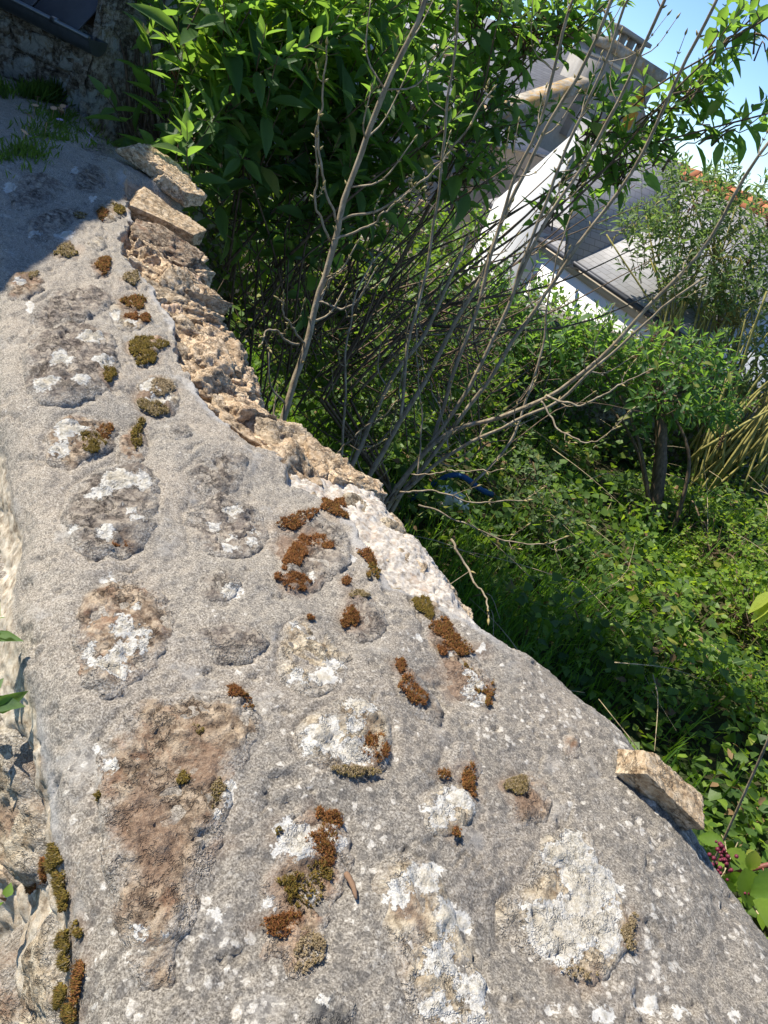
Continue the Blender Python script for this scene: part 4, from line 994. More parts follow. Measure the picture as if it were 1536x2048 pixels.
def stack_mat():
    t = NT('chimney_render'); c = t.ramp(t.noise(1.7, 6, .7, t.map((1, 1, .35))), [(.3, (.15, .135, .12)), (.5, (.26, .24, .215)), (.7, (.38, .36, .33))])
    a = t.attr('lich'); v = t.math('ADD', a, t.math('MULTIPLY', t.math('SUBTRACT', t.noise(6, 6, .7), .5), 1.6))
    c = t.mix(t.step(v, .45, .6), c, t.mix(t.noise(18, 4), (.28, .13, .02), (.52, .27, .04)))
    return t.done(c, .95, t.bump(t.noise(20, 5), .4, .01), .1)
nu, nv = 24, 20; uu, vv = np.meshgrid(np.linspace(-CW, CW, nu), np.linspace(RZ - 1.1, CT - .16, nv), indexing='ij')
acc = Acc(); uu, vv = uu.ravel(), vv.ravel(); I = (np.arange(nu - 1)[:, None] * nv + np.arange(nv - 1)[None, :]).ravel()
lc = np.exp(-(((uu - .52) / .22) ** 2 + ((vv - (CT - .75)) / .6) ** 2)) * .9
acc.add(GO + uu[:, None] * G + vv[:, None] * UP + GN * .165, np.stack([I, I + nv, I + nv + 1, I + 1], -1), lich=lc)
V, F = box(gp(0, (RZ - 1.1 + CT - .16) / 2, -CD + .16), G * CW, GN * (CD), UP * (CT - .16 - RZ + 1.1) / 2); acc.add(V, F, lich=0.)
chp('stack', np.concatenate(acc.V), [np.concatenate(v) for v in acc.F.values() if v], None); sm = ch.children[0].data if False else None
stk = [o for o in bpy.data.objects if o.name.startswith('stack')][-1]; stk.data.materials.append(stack_mat())
a_ = stk.data.attributes.new('lich', 'FLOAT', 'POINT'); a_.data.foreach_set('value', np.concatenate(acc.A['lich']).astype(np.float32))
chp('metal_band', *box(gp(0, CT - .28, -CD + .16), G * (CW + .015), GN * (CD + .02), UP * .022), MAT['beige'])
chp('cap', *box(gp(0, CT - .08, -CD + .16), G * (CW + .07), GN * (CD + .07), UP * .08), MAT['orange'])
chp('cover_slab', *box(gp(-.15, CT + .20, -CD + .16), G * .45, GN * .26, UP * .03), MAT['grey_render'])
for k in range(4): chp('cover_post', *box(gp(-.52 + .25 * k, CT + .085, -CD + .26), G * .045, GN * .05, UP * .085), MAT['grey_render'])

# --- sunlit tan stone house to its left
T0 = at(845, 330, 11.0); TXd = unit(np.array([.93, -.36, 0])); TN = np.array([TXd[1], -TXd[0], 0])
cott = thing('stone_cottage', np.array([T0[0], T0[1], -3.0]), 'tan stone cottage wall half hidden behind the leafy shrub', 'house')
TO = np.array([T0[0], T0[1], 0]); tz = T0[2] + .62
V, F = box(TO + TXd * -.55 - TN * 2.0 + UP * (tz - 3.0) / 2, TXd * 1.4, TN * 2.0, UP * (tz + 3.0) / 2); link('wall', mesh_np('wall', V, F, MAT['fjoint']), cott)
stone_face(cott, TO + TN * .01, TXd, TN, lambda x, z: z < tz - .05, -1.9, .80, tz - 2.6, tz, hr, ['fstone', 'fstone3', 'fstone3'], .16, .42, .12, .22)
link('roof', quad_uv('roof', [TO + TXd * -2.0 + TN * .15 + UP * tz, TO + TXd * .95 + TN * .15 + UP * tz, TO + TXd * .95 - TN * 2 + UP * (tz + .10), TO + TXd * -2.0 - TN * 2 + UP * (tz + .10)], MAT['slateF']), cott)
V, F = tube(np.array([TO + TXd * .62 + TN * .06 + UP * (tz + .2), TO + TXd * .66 + TN * .06 + UP * (tz - 3)]), .045, 8); link('downpipe', mesh_np('downpipe', V, F, MAT['gutterd'], True), cott)
wdo = link('window', mesh_np('window', *box(TO + TXd * .98 + TN * .05 + UP * (tz - 1.9), TXd * .05, TN * .03, UP * .5), MAT['white']), cott)
# --- two more chimneys on the roofs behind
for k, (px, py, D, lab) in enumerate([(1040, 112, 17, 'narrow stone chimney with a pale cap between the roofs'), (925, 130, 15.5, 'squat stone chimney with an orange cap behind the shrub branches')]):
    c = at(px, py, D); t = thing('roof_chimney', np.array([c[0], c[1], -3]), lab, 'chimney')
    h2 = .55
    link('stack', mesh_np('stack', *box(np.array([c[0], c[1], (c[2] - 4) / 2]), G * .42, GN * .3, UP * (c[2] + 4) / 2), MAT['fstone3' if k == 0 else 'fstone2']), t)
    link('cap', mesh_np('cap', *box(np.array([c[0], c[1], c[2] + .04]), G * .48, GN * .36, UP * .06), MAT['orange']), t)
# --- white rendered house
E0 = at(1095, 482, 9.2); WD = unit(np.array([.62, -.78, 0])); WN = np.array([WD[1], -WD[0], 0])       # WN faces us / the sun side
wz = E0[2]; EO = np.array([E0[0], E0[1], 0])
wh = thing('white_house', EO + UP * -3.2, 'white rendered house with slate roof and terracotta ridge tiles', 'house')
def wp(x, z, y=0.): return EO + WD * x + WN * y + UP * z
link('wall', mesh_np('wall', *box(wp(.45, (wz - .02 - 3.2) / 2, -2.06), WD * 1.75, WN * 2.0, UP * (wz - .02 + 3.2) / 2), MAT['white']), wh)
roofp = [wp(-1.4, wz, .0), wp(2.35, wz, .0), wp(2.35, wz + 1.15, -2.3), wp(-1.4, wz + 1.15, -2.3)]
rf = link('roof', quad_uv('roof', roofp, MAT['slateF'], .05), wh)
rt = Acc()
for k in range(13):
    a, b = wp(-1.4 + k * .28, wz + 1.16, -2.3), wp(-1.4 + k * .28 + .30, wz + 1.175, -2.3); V, F = tube(np.array([a, b]), [.10, .115], 8)
    o = link('ridge_tile', mesh_np('ridge_tile', V, F, MAT['terra'], True), rf); o.location = (0, 0, 0)
link('roof', quad_uv('roof', [wp(2.35, wz, -4.6), wp(-1.4, wz, -4.6), wp(-1.4, wz + 1.15, -2.3), wp(2.35, wz + 1.15, -2.3)], MAT['slateF'], .05), wh)
link('eave_board', mesh_np('eave_board', *box(wp(.45, wz - .10, -.12), WD * 1.79, WN * .085, UP * .05), MAT['beige']), wh)
V, F = tube(np.array([wp(-1.4, wz - .03, .03), wp(2.35, wz - .03, .03)]), .03, 8); link('gutter', mesh_np('gutter', V, F, MAT['gutterd'], True), wh)
for x_, z_, w_, h_ in ((.35, wz - .95, .30, .42), (1.6, wz - .95, .30, .42)):
    fr_ = link('window', mesh_np('window', *box(wp(x_, z_, -.07), WD * w_, WN * .03, UP * h_), MAT['glass']), wh)
    for sx in (-1, 0, 1):
        o = link('frame', mesh_np('frame', *box(wp(x_ + sx * w_, z_, -.045), WD * .03, WN * .03, UP * (h_ + .03)), MAT['white']), fr_); o.location = (0, 0, 0)
V = np.array([wp(2.19, wz - .04, -.07), wp(2.19, wz - .04, -4.05), wp(2.19, wz + 1.05, -2.3)]); V = np.vstack([V, V - WD * .2])
link('gable', mesh_np('gable', V, [np.array([[0, 1, 2], [3, 5, 4]]), np.array([[0, 2, 5, 3], [1, 4, 5, 2]])], MAT['white']), wh)
# its white cross gable with a small slate roof
ga, gb, gap = wp(-1.15, wz + .05, .06), wp(-.12, wz + .05, .06), wp(-.22, wz + 1.22, .06)
V = np.array([ga, gb, gap, wp(-1.15, -3, .06), wp(-.12, -3, .06)]); V = np.vstack([V, V - WN * 1.6]); 
link('cross_gable', mesh_np('cross_gable', V, [np.array([[0, 1, 2], [5, 7, 6]]), np.array([[3, 4, 1, 0], [1, 4, 9, 6], [3, 0, 5, 8]])], MAT['white']), wh)
link('gable_roof', quad_uv('gable_roof', [gap + UP * .03 + WN * .1, gap + UP * .03 - WN * 1.6, gb - WN * 1.6 + WD * .75 - UP * .12, gb + WN * .1 + WD * .75 - UP * .12][::-1], MAT['slateF'], .04), wh)
# --- long slate roof behind the left shrub
L0 = at(270, 195, 7.0); LX = unit(np.array([1, .12, 0])); LN = np.array([LX[1], -LX[0], 0])
bh = thing('slate_barn', np.array([L0[0], L0[1], -2.0]), 'low house with pale slate roof glimpsed behind the big shrub', 'house')
LO = np.array([L0[0], L0[1], 0]); lz = L0[2]
def lp(x, z, y=0.): return LO + LX * x + LN * y + UP * z
link('wall', mesh_np('wall', *box(lp(-.8, (lz - 2.0) / 2 - .02, -1.3), LX * 2.3, LN * 1.15, UP * (lz + 2.0) / 2), MAT['fstone3']), bh)
link('roof', quad_uv('roof', [lp(-3.3, lz, 0), lp(1.6, lz, 0), lp(1.6, lz + 1.6, -1.4), lp(-3.3, lz + 1.6, -1.4)], MAT['slateF'], .05), bh)
link('roof', quad_uv('roof', [lp(1.6, lz, -2.8), lp(-3.3, lz, -2.8), lp(-3.3, lz + 1.6, -1.4), lp(1.6, lz + 1.6, -1.4)], MAT['slateF'], .05), bh)
V, F = tube(np.array([lp(-3.3, lz - .03, .05), lp(1.6, lz - .03, .05)]), .05, 8); link('gutter', mesh_np('gutter', V, F, MAT['zinc'], True), bh)

# ------------------------------------------------------------------ ivy-covered back wall of the garden
vr = np.random.default_rng(42)
B0, B1 = np.array([-2.6, 5.6, 0]), np.array([6.5, 8.3, 0]); BX = unit(B1 - B0); BN = np.array([BX[1], -BX[0], 0]); BL = np.linalg.norm(B1 - B0)
bw = thing('garden_wall', (B0 + B1) / 2, 'low stone boundary wall buried under dark ivy at the back of the garden', 'wall')
BH = .95
nx, nz = 160, 26; g0, g1 = np.meshgrid(np.linspace(0, BL, nx), np.linspace(-.3, BH, nz), indexing='ij'); s_, z_ = g0.ravel(), g1.ravel()
dd = .05 * fbm2(s_, z_, 4, 4, 3)
I = (np.arange(nx - 1)[:, None] * nz + np.arange(nz - 1)[None, :]).ravel(); acc = Acc()
acc.add(B0 + s_[:, None] * BX + z_[:, None] * UP + dd[:, None] * BN, np.stack([I, I + nz, I + nz + 1, I + 1], -1)); V, F = box((B0 + B1) / 2 + UP * (BH / 2 - .15) - BN * .22, BX * BL / 2, BN * .2, UP * (BH / 2 + .15)); acc.add(V, F)
link('masonry', acc.mesh('masonry', MAT['shed'], True), bw)
n = 9000
s_ = vr.uniform(0, BL, n); z_ = vr.uniform(0, 1, n) ** .8 * (BH + .16 + .10 * fbm2(s_, 0 * s_, 1.3, 3, 6))
keep = fbm2(s_, z_, 1.6, 3, 12) > -.35; s_, z_ = s_[keep], z_[keep]; n = len(s_)
P = B0 + s_[:, None] * BX + z_[:, None] * UP + BN * (.05 + vr.uniform(0, .12, n))[:, None]
L = vr.uniform(.035, .065, n)
link('ivy', leaves_mesh('ivy', P, BX[None] * vr.normal(0, .6, (n, 1)) - UP * .8 + vr.normal(0, .4, (n, 3)), BN[None] + UP * .45 + vr.normal(0, .45, (n, 3)), L, L * .95, T_IVY, MAT['ivy']), bw, kind='stuff')

# ------------------------------------------------------------------ ground cover and grass
def wall_t(P): return P[:, 0] * ET[0] + P[:, 1] * ET[1]
def cover(name, n, mat, lmin, lmax, hmax, xr, yr, r, tpl, dens=None, wr=.85, up=.9):
    P = np.column_stack([r.uniform(*xr, n), r.uniform(*yr, n)]); 
    k = (wall_t(P) > .98) & (((P - B0[:2]) @ BN[:2]) > .10); P = P[k]
    if dens is not None: P = P[dens(P[:, 0], P[:, 1]) > r.uniform(0, 1, len(P))]
    cl = np.clip(.45 + 1.0 * fbm2(P[:, 0], P[:, 1], 2.4, 4, 33), 0, 1.5); h = r.uniform(0, 1, len(P)) ** .7 * hmax * cl
    Q = np.column_stack([P, ground_z(P[:, 0], P[:, 1]) + .01 + h]); m = len(Q)
    L = r.uniform(lmin, lmax, m)
    return leaves_mesh(name, Q, r.normal(0, 1, (m, 3)) * np.array([1, 1, .35]) - UP * .15, UP * up + r.normal(0, .5, (m, 3)), L, L * wr, tpl, MAT[mat])
far = lambda x, y: np.clip(1.35 - .07 * np.hypot(x, y - 1.5) ** 1.3, .25, 1)
link('ground_cover', cover('ground_cover', 36000, 'ivy', .035, .080, .30, (-1.5, 6.5), (.6, 8.2), vr, T_IVY, far), None, 'dense ivy and low brambles carpeting the garden floor', 'ground cover', kind='stuff')
right = lambda x, y: far(x, y) * sstep(x - .28 * y, -.1, .9)
bc = cover('bramble_cover', 30000, 'bramble', .028, .060, .36, (.8, 6.5), (1.2, 8.2), vr, T_OVATE[0], right, .6)
link('bramble_cover', bc, None, 'light green bramble and small leaved undergrowth over the mound', 'undergrowth', kind='stuff')
def grass(n, xr, yr, r, hmin, hmax, dens):
    P = np.column_stack([r.uniform(*xr, n), r.uniform(*yr, n)]); P = P[(wall_t(P) > .90)]; P = P[dens(P[:, 0], P[:, 1]) > r.uniform(0, 1, len(P))]
    m = len(P); B = np.column_stack([P, ground_z(P[:, 0], P[:, 1])]); h = r.uniform(hmin, hmax, m); az = r.uniform(0, 2 * math.pi, m); ln = r.uniform(.25, .85, m)
    d = np.column_stack([np.cos(az), np.sin(az), 0 * az]); sd = np.column_stack([-np.sin(az), np.cos(az), 0 * az]) * r.uniform(.0025, .0045, m)[:, None]
    p1 = B + d * (h * ln * .25)[:, None] + UP * (h * .55)[:, None]; p2 = B + d * (h * ln * .75)[:, None] + UP * (h * (.95 - .25 * ln))[:, None]
    V = np.stack([B - sd, B + sd, p1 - sd * .8, p1 + sd * .8, p2], 1).reshape(-1, 3); o = (np.arange(m) * 5)[:, None, None]
    return mesh_np('grass', V, [(np.array([[0, 1, 3, 2]])[None] + o).reshape(-1, 4), (np.array([[2, 3, 4]])[None] + o).reshape(-1, 3)], MAT['grass'], True)
def gden(x, y):
    t = x * ET[0] + y * ET[1]; k = sstep(fbm2(x, y, 1.1, 3, 71), -.25, .35)
    return k * (1 - sstep(t, 1.6, 3.0)) * .95 + .10 * k + .9 * np.exp(-((x - .75) ** 2 + (y - 3.4) ** 2) / .5) + .9 * np.exp(-((x - 1.25) ** 2 + (y - 1.75) ** 2) / .12)
link('grass', grass(60000, (-1.5, 5), (.4, 6.5), vr, .14, .34, gden), None, 'long green grass at the shaded foot of the wall', 'grass', kind='stuff')

# dead leaves and dry stalks lying in the undergrowth
MAT['litter'] = leaf_mat('dead_leaf', (.13, .075, .035), (.30, .20, .10), (.35, .22, .08), .8, .2)
link('leaf_litter', cover('leaf_litter', 3800, 'litter', .03, .07, .26, (-1.5, 6.5), (.8, 8.2), vr, T_OVATE[1], far, .55), None, 'scattered brown dead leaves caught in the undergrowth', 'leaf litter', kind='stuff')
tw = []
for k in range(150):
    c = np.array([vr.uniform(.3, 5.5), vr.uniform(1.6, 7.6)]); c = np.array([*c, gz(*c) + vr.uniform(.08, .34)]); az = vr.uniform(0, 6.28); d = np.array([math.cos(az), math.sin(az), vr.uniform(-.15, .6)]) * vr.uniform(.12, .40)
    if c @ ET > 1.3: tw.append((spline([c - d, c + np.array([*vr.normal(0, .03, 2), .03]), c + d], 7), np.linspace(.0035, .0012, 7) * vr.uniform(.6, 1.3)))
link('dry_stalks', tubes_mesh('dry_stalks', tw, bark_mat('straw_stalk', (.20, .15, .08), (.36, .29, .17), (.48, .40, .26)), 5), None, 'straw coloured dry stalks and canes poking out of the undergrowth', 'dry stalks', kind='stuff')
# ------------------------------------------------------------------ buddleias
r1 = np.random.default_rng(101)
def arch(pp, D0, D1, n=22):
    D = np.linspace(D0, D1, len(pp)); return spline([at(x, y, d) for (x, y), d in zip(pp, D)], n)
LB = np.array([-.95, 3.55, 0.]); LB[2] = gz(LB[0], LB[1])
blobs = [(460, 130, 100, 115, 3.0, .30, 20), (570, 70, 160, 90, 3.2, .35, 42), (540, 250, 130, 100, 3.1, .35, 34), (660, 230, 130, 130, 3.2, .35, 42), (740, 330, 80, 110, 3.2, .25, 28), (620, 380, 140, 80, 3.3, .3, 40),
         (760, 90, 150, 110, 3.7, .4, 50), (340, 270, 45, 60, 3.0, .15, 9), (355, 350, 35, 40, 2.75, .1, 5), (480, 380, 100, 80, 3.2, .3, 22), (330, 60, 40, 60, 3.4, .2, 6), (900, 80, 110, 80, 3.6, .3, 26), (880, 300, 60, 80, 3.4, .2, 12), (640, 500, 130, 70, 3.5, .3, 14)]
extra = []
for k in range(80):      # the dense brush of old stems inside
    x0, y0 = r1.uniform(440, 720), r1.uniform(520, 760); x1, y1 = x0 + r1.uniform(-180, 420), y0 - r1.uniform(120, 560); d = r1.uniform(3.2, 4.1)
    p = spline([at(x0, y0, d), at((x0 + x1) / 2 + r1.normal(0, 25), (y0 + y1) / 2 - r1.uniform(-10, 50), d + r1.normal(0, .12)), at(x1, y1, d + r1.normal(0, .2))], 9); w0 = r1.uniform(.002, .007); extra.append((p, np.linspace(w0, w0 * .4, 9)))
for k in range(70):       # stems by the wall's far end
    x0, y0 = r1.uniform(240, 420), r1.uniform(240, 420); x1, y1 = x0 + r1.uniform(-80, 40), y0 - r1.uniform(150, 330); d = r1.uniform(3.3, 3.8)
    extra.append((spline([at(x0, y0, d), at((x0 + x1) / 2 + r1.normal(0, 10), (y0 + y1) / 2, d), at(x1, y1, d + .1)], 7), np.linspace(.006, .002, 7) * r1.uniform(.6, 1.4)))
shrub('buddleia', 'big sunlit green buddleia with long pointed leaves leaning over the wall', LB, blobs, 'leafA', 'barkd', r1, .155, .34, None, 5, 6, 300, .009, 3, T_LANCE, 'shrub', extra, [(345, 146, 3.0)])
bud_o = [o for o in bpy.data.objects if o.name == 'buddleia'][0]
lv = Leaves(); tw = []  # tips added in a lighter leaf colour to stand in for sun highlights
for (px, py, rx, ry, D, dz, n_) in [(480, 60, 90, 45, 2.95, .12, 12), (560, 130, 70, 60, 2.95, .12, 10), (400, 120, 50, 40, 2.9, .1, 6), (520, 20, 60, 25, 2.95, .1, 6), (600, 60, 40, 40, 3.0, .1, 5), (620, 180, 50, 50, 3.0, .1, 4)]:
    P, Dn, C = blob_points([(px, py, rx, ry, D, dz, n_)], r1)
    for p, d in zip(P, Dn): shoot(lv, tw, p, d + UP * .3, r1, 4, .13, .33, .04, .002)
link('tip_twigs', tubes_mesh('tip_twigs', tw, MAT['barky']), bud_o, kind='stuff'); P, D, N, L, W = lv.arrays()
link('sun_tinted_leaves', leaves_mesh('sun_tinted_leaves', P, D, N, L, W, T_LANCE[0], MAT['leafY']), bud_o, kind='stuff')
# shaded thicket under the buddleias
rt_ = np.random.default_rng(110); tc = on_z(700, 880, .1); TK = np.array([tc[0], tc[1], gz(tc[0], tc[1])])
ext = []
for k in range(190):
    x0, y0 = rt_.uniform(430, 1020), rt_.uniform(640, 930); ang = rt_.uniform(-2.7, -.2); ln = rt_.uniform(80, 300); d = rt_.uniform(3.5, 4.6)
    x1, y1 = x0 + ln * math.cos(ang), y0 + ln * math.sin(ang) * .9; w0 = rt_.uniform(.0018, .005)
    ext.append((spline([at(x0, y0, d), at((x0 + x1) / 2 + rt_.normal(0, 22), (y0 + y1) / 2 + rt_.normal(0, 22), d + rt_.normal(0, .1)), at(x1, y1, d + rt_.normal(0, .15))], 9), np.linspace(w0, w0 * .4, 9)))
shrub('thicket', 'dark shaded thicket of twigs and small leaves under the buddleias', TK, [(560, 640, 110, 110, 4.3, .3, 60), (680, 760, 120, 90, 4.4, .3, 80), (830, 700, 110, 120, 4.7, .3, 80), (940, 760, 100, 90, 5.0, .3, 60), (620, 520, 120, 80, 4.4, .3, 50), (800, 560, 110, 80, 4.6, .3, 50), (760, 860, 100, 50, 4.3, .2, 40), (900, 860, 90, 50, 4.8, .25, 36), (520, 500, 80, 70, 4.2, .2, 30)],
      'ivy', 'barkd', rt_, .085, .42, None, 4, 5, 200, .010, 3, T_OVATE, 'shrub', ext)
# arching leafy branches of a second buddleia against the sky
r2 = np.random.default_rng(102)
AB = np.array([.15, 4.0, 0.]); AB[2] = gz(AB[0], AB[1])
arms = [[(640, 800), (780, 560), (930, 290), (1060, 130), (1150, 62), (1250, -30)], [(660, 800), (850, 600), (1010, 470), (1150, 335), (1290, 190), (1400, 120), (1560, 20)], [(680, 800), (900, 570), (1100, 425), (1250, 310), (1380, 268), (1545, 225)],
        [(650, 800), (800, 520), (900, 330), (960, 200), (985, 90), (1010, -20)], [(700, 800), (880, 620), (1060, 480), (1200, 350), (1330, 200), (1500, 40)]]
t2 = thing('buddleia', AB, 'arching leafy buddleia branches reaching up against the blue sky', 'shrub')
lv = Leaves(); tw = []
for k, a in enumerate(arms):
    p = arch(a, 3.6 - .05 * k, 3.2, 26); p = np.vstack([spline([AB + np.array([*r2.normal(0, .05, 2), -.05]), (AB + p[0]) / 2, p[0]], 6)[:-1], p])
    V, F = tube(p, np.linspace(.008, .003, len(p)), 7); link('branch', mesh_np('branch', V, F, MAT['barkd'], True), t2)
for (px, py, rx, ry, D, dz, n_) in [(1060, 60, 90, 60, 3.3, .15, 22), (1130, 40, 70, 40, 3.3, .15, 12), (960, 190, 70, 80, 3.4, .15, 12), (930, 330, 60, 60, 3.4, .15, 9), (1200, 250, 55, 50, 3.35, .15, 14), (1250, 330, 60, 50, 3.4, .15, 14), (1170, 350, 50, 40, 3.45, .12, 8), (1310, 215, 50, 28, 3.3, .1, 8), (1390, 170, 50, 28, 3.25, .1, 8),
                                 (1440, 80, 30, 40, 3.2, .08, 5), (1520, 60, 20, 50, 3.2, .08, 4), (1340, 295, 45, 18, 3.3, .08, 6), (1440, 255, 55, 16, 3.25, .08, 6), (1110, 420, 50, 40, 3.5, .12, 6), (1020, 250, 60, 40, 3.4, .1, 6), (860, 250, 50, 60, 3.45, .12, 9), (960, 60, 60, 50, 3.5, .12, 10)]:
    P, Dn, C = blob_points([(px, py, rx, ry, D, dz, n_)], r2)
    for p, d in zip(P, Dn):
        shoot(lv, tw, p, d + CR * .4, r2, 4, .105, .36, .036, .002); tw.append((spline([C[0] - UP * .06 + r2.normal(0, .03, 3), (C[0] + p) / 2, p], 6), np.linspace(.004, .002, 6)))
for k in range(20):
    x0, y0 = r2.uniform(640, 900), r2.uniform(560, 760); x1, y1 = r2.uniform(950, 1400), r2.uniform(200, 560); d = r2.uniform(3.4, 4.2)
    tw.append((spline([at(x0, y0, d), at((x0 + x1) / 2, (y0 + y1) / 2 + r2.uniform(0, 60), d), at(x1, y1, d)], 9), np.linspace(.006, .0018, 9)))
link('twigs', tubes_mesh('twigs', tw, MAT['barkd']), t2, kind='stuff'); leaf_parts(lv, t2, MAT['leafA'], T_LANCE, 300)
# dark buddleia on a single leaning trunk
r3 = np.random.default_rng(103)
tb = on_z(1308, 1070, .12); TBs = np.array([tb[0], tb[1], gz(tb[0], tb[1])])
D3 = np.linalg.norm(TBs - CAM)
p = spline([TBs - UP * .1, at(1312, 1000, D3 - .05), at(1322, 900, D3 - .1), at(1318, 820, D3 - .1), at(1300, 740, D3 - .1)], 16)
ex3 = [(p, np.linspace(.062, .030, 16) * (1 + .08 * np.sin(np.arange(16) * 2.1)))]
b3 = [(1190, 700, 110, 60, D3 - .1, .4, 60), (1330, 770, 110, 80, D3 - .2, .35, 80), (1090, 720, 110, 100, D3, .4, 80), (1000, 660, 90, 90, D3 + .2, .4, 50), (1420, 820, 60, 50, D3, .3, 24), (1030, 580, 50, 40, D3 + .3, .3, 14), (900, 620, 120, 110, D3, .4, 40), (780, 700, 120, 130, D3 + .3, .4, 30), (940, 780, 120, 100, D3 + .3, .4, 24)]
shrub('buddleia', 'shaded dark buddleia on a brown leaning trunk in front of the ivy wall', TBs, b3, 'leafA', 'barkd', r3, .105, .36, None, 5, 3, 260, .02, 3, T_LANCE, 'shrub', ex3, [(1285, 775, D3 - .3), (1335, 742, D3 - .3), (1306, 672, D3 - .2), (1450, 868, D3 - .2), (1283, 700, D3 - .2)])
# paler buddleia with yellow-green canes at the right
r4 = np.random.default_rng(104)
rb = on_z(1430, 990, .0); RB = np.array([rb[0], rb[1], gz(rb[0], rb[1])]); D4 = np.linalg.norm(RB - CAM)
b4 = [(1360, 440, 100, 80, D4, .4, 80), (1450, 480, 110, 130, D4 - .2, .4, 105), (1490, 620, 80, 120, D4 - .3, .4, 80), (1270, 430, 40, 50, D4 + .2, .25, 16), (1390, 580, 80, 60, D4, .35, 40), (1300, 520, 40, 40, D4, .3, 14), (1500, 760, 50, 60, D4 - .3, .3, 22), (1400, 370, 80, 30, D4, .3, 16), (1240, 470, 25, 30, D4, .2, 6)]
sh4 = shrub('buddleia', 'pale grey-green buddleia in front of the white house, on yellowish canes', RB, b4, 'leafB', 'barky', r4, .105, .32, None, 6, 9, 260, .020, 3, T_LANCE, 'shrub', None, [(1395, 405, D4 - .3), (1440, 545, D4 - .3), (1440, 640, D4 - .4), (1500, 520, D4 - .4), (1536, 430, D4 - .4)])
for k in range(70):
    x0, y0 = r4.uniform(1370, 1540), r4.uniform(880, 1010); x1, y1 = x0 + r4.uniform(40, 230), y0 - r4.uniform(120, 320); d = D4 - r4.uniform(.1, .8)
    pp = spline([at(x0, y0, d), at((x0 + x1) / 2 - 8, (y0 + y1) / 2, d), at(x1, y1, d + r4.normal(0, .1))], 7); w0 = r4.uniform(.008, .019)
    V, F = tube(pp, np.linspace(w0, w0 * .45, 7), 6); link('cane', mesh_np('cane', V, F, MAT['barky'], True), sh4)
for k in range(30):
    x0, y0 = r4.uniform(1300, 1450), r4.uniform(690, 780); x1, y1 = x0 + r4.uniform(10, 120), y0 - r4.uniform(120, 300); d = D4 - r4.uniform(.0, .4)
    V, F = tube(spline([at(x0, y0, d), at((x0 + x1) / 2, (y0 + y1) / 2, d), at(x1, y1, d)], 6), np.linspace(.013, .005, 6), 6); link('cane', mesh_np('cane', V, F, MAT['barky'], True), sh4)
# small-leaved bramble sprays climbing in the middle and right
r5 = np.random.default_rng(105)
for (bx, lab, bl, mt, l5) in [((1040, 985), 'loose spray of round bramble leaves rising beside the grass', [(1060, 930, 50, 70, 4.8, .15, 26), (1090, 1020, 60, 60, 4.7, .2, 26), (1010, 1010, 40, 40, 4.7, .15, 12)], 'leafB', .05),
                              ((1480, 1300), 'fine leaved bright green bush rising from the undergrowth', [(1450, 1120, 100, 80, 5.6, .35, 130), (1510, 1230, 60, 120, 4.9, .35, 110), (1400, 1030, 80, 50, 6.2, .3, 70), (1340, 1120, 70, 50, 5.8, .3, 50), (1480, 1360, 70, 70, 4.4, .3, 70)], 'bramble', .042),
                              ((820, 720), 'pale leaved hedge plant in the gap below the cottage', [(870, 480, 70, 40, 7.2, .4, 60), (800, 450, 60, 40, 7.2, .4, 36), (1080, 610, 40, 30, 7.4, .3, 24), (960, 470, 40, 30, 7.2, .3, 24), (720, 500, 70, 60, 6.8, .4, 40)], 'leafY', .07)]:
    c = at(bl[0][0], bl[0][1], bl[0][4]); b0 = np.array([c[0], c[1], gz(c[0], c[1])])
    shrub('bramble_bush' if mt != 'leafY' else 'hedge_plant', lab, b0, bl, mt, 'barkd', r5, l5, .62, None, 4, 4, 120, .008, 2, T_OVATE, 'shrub')

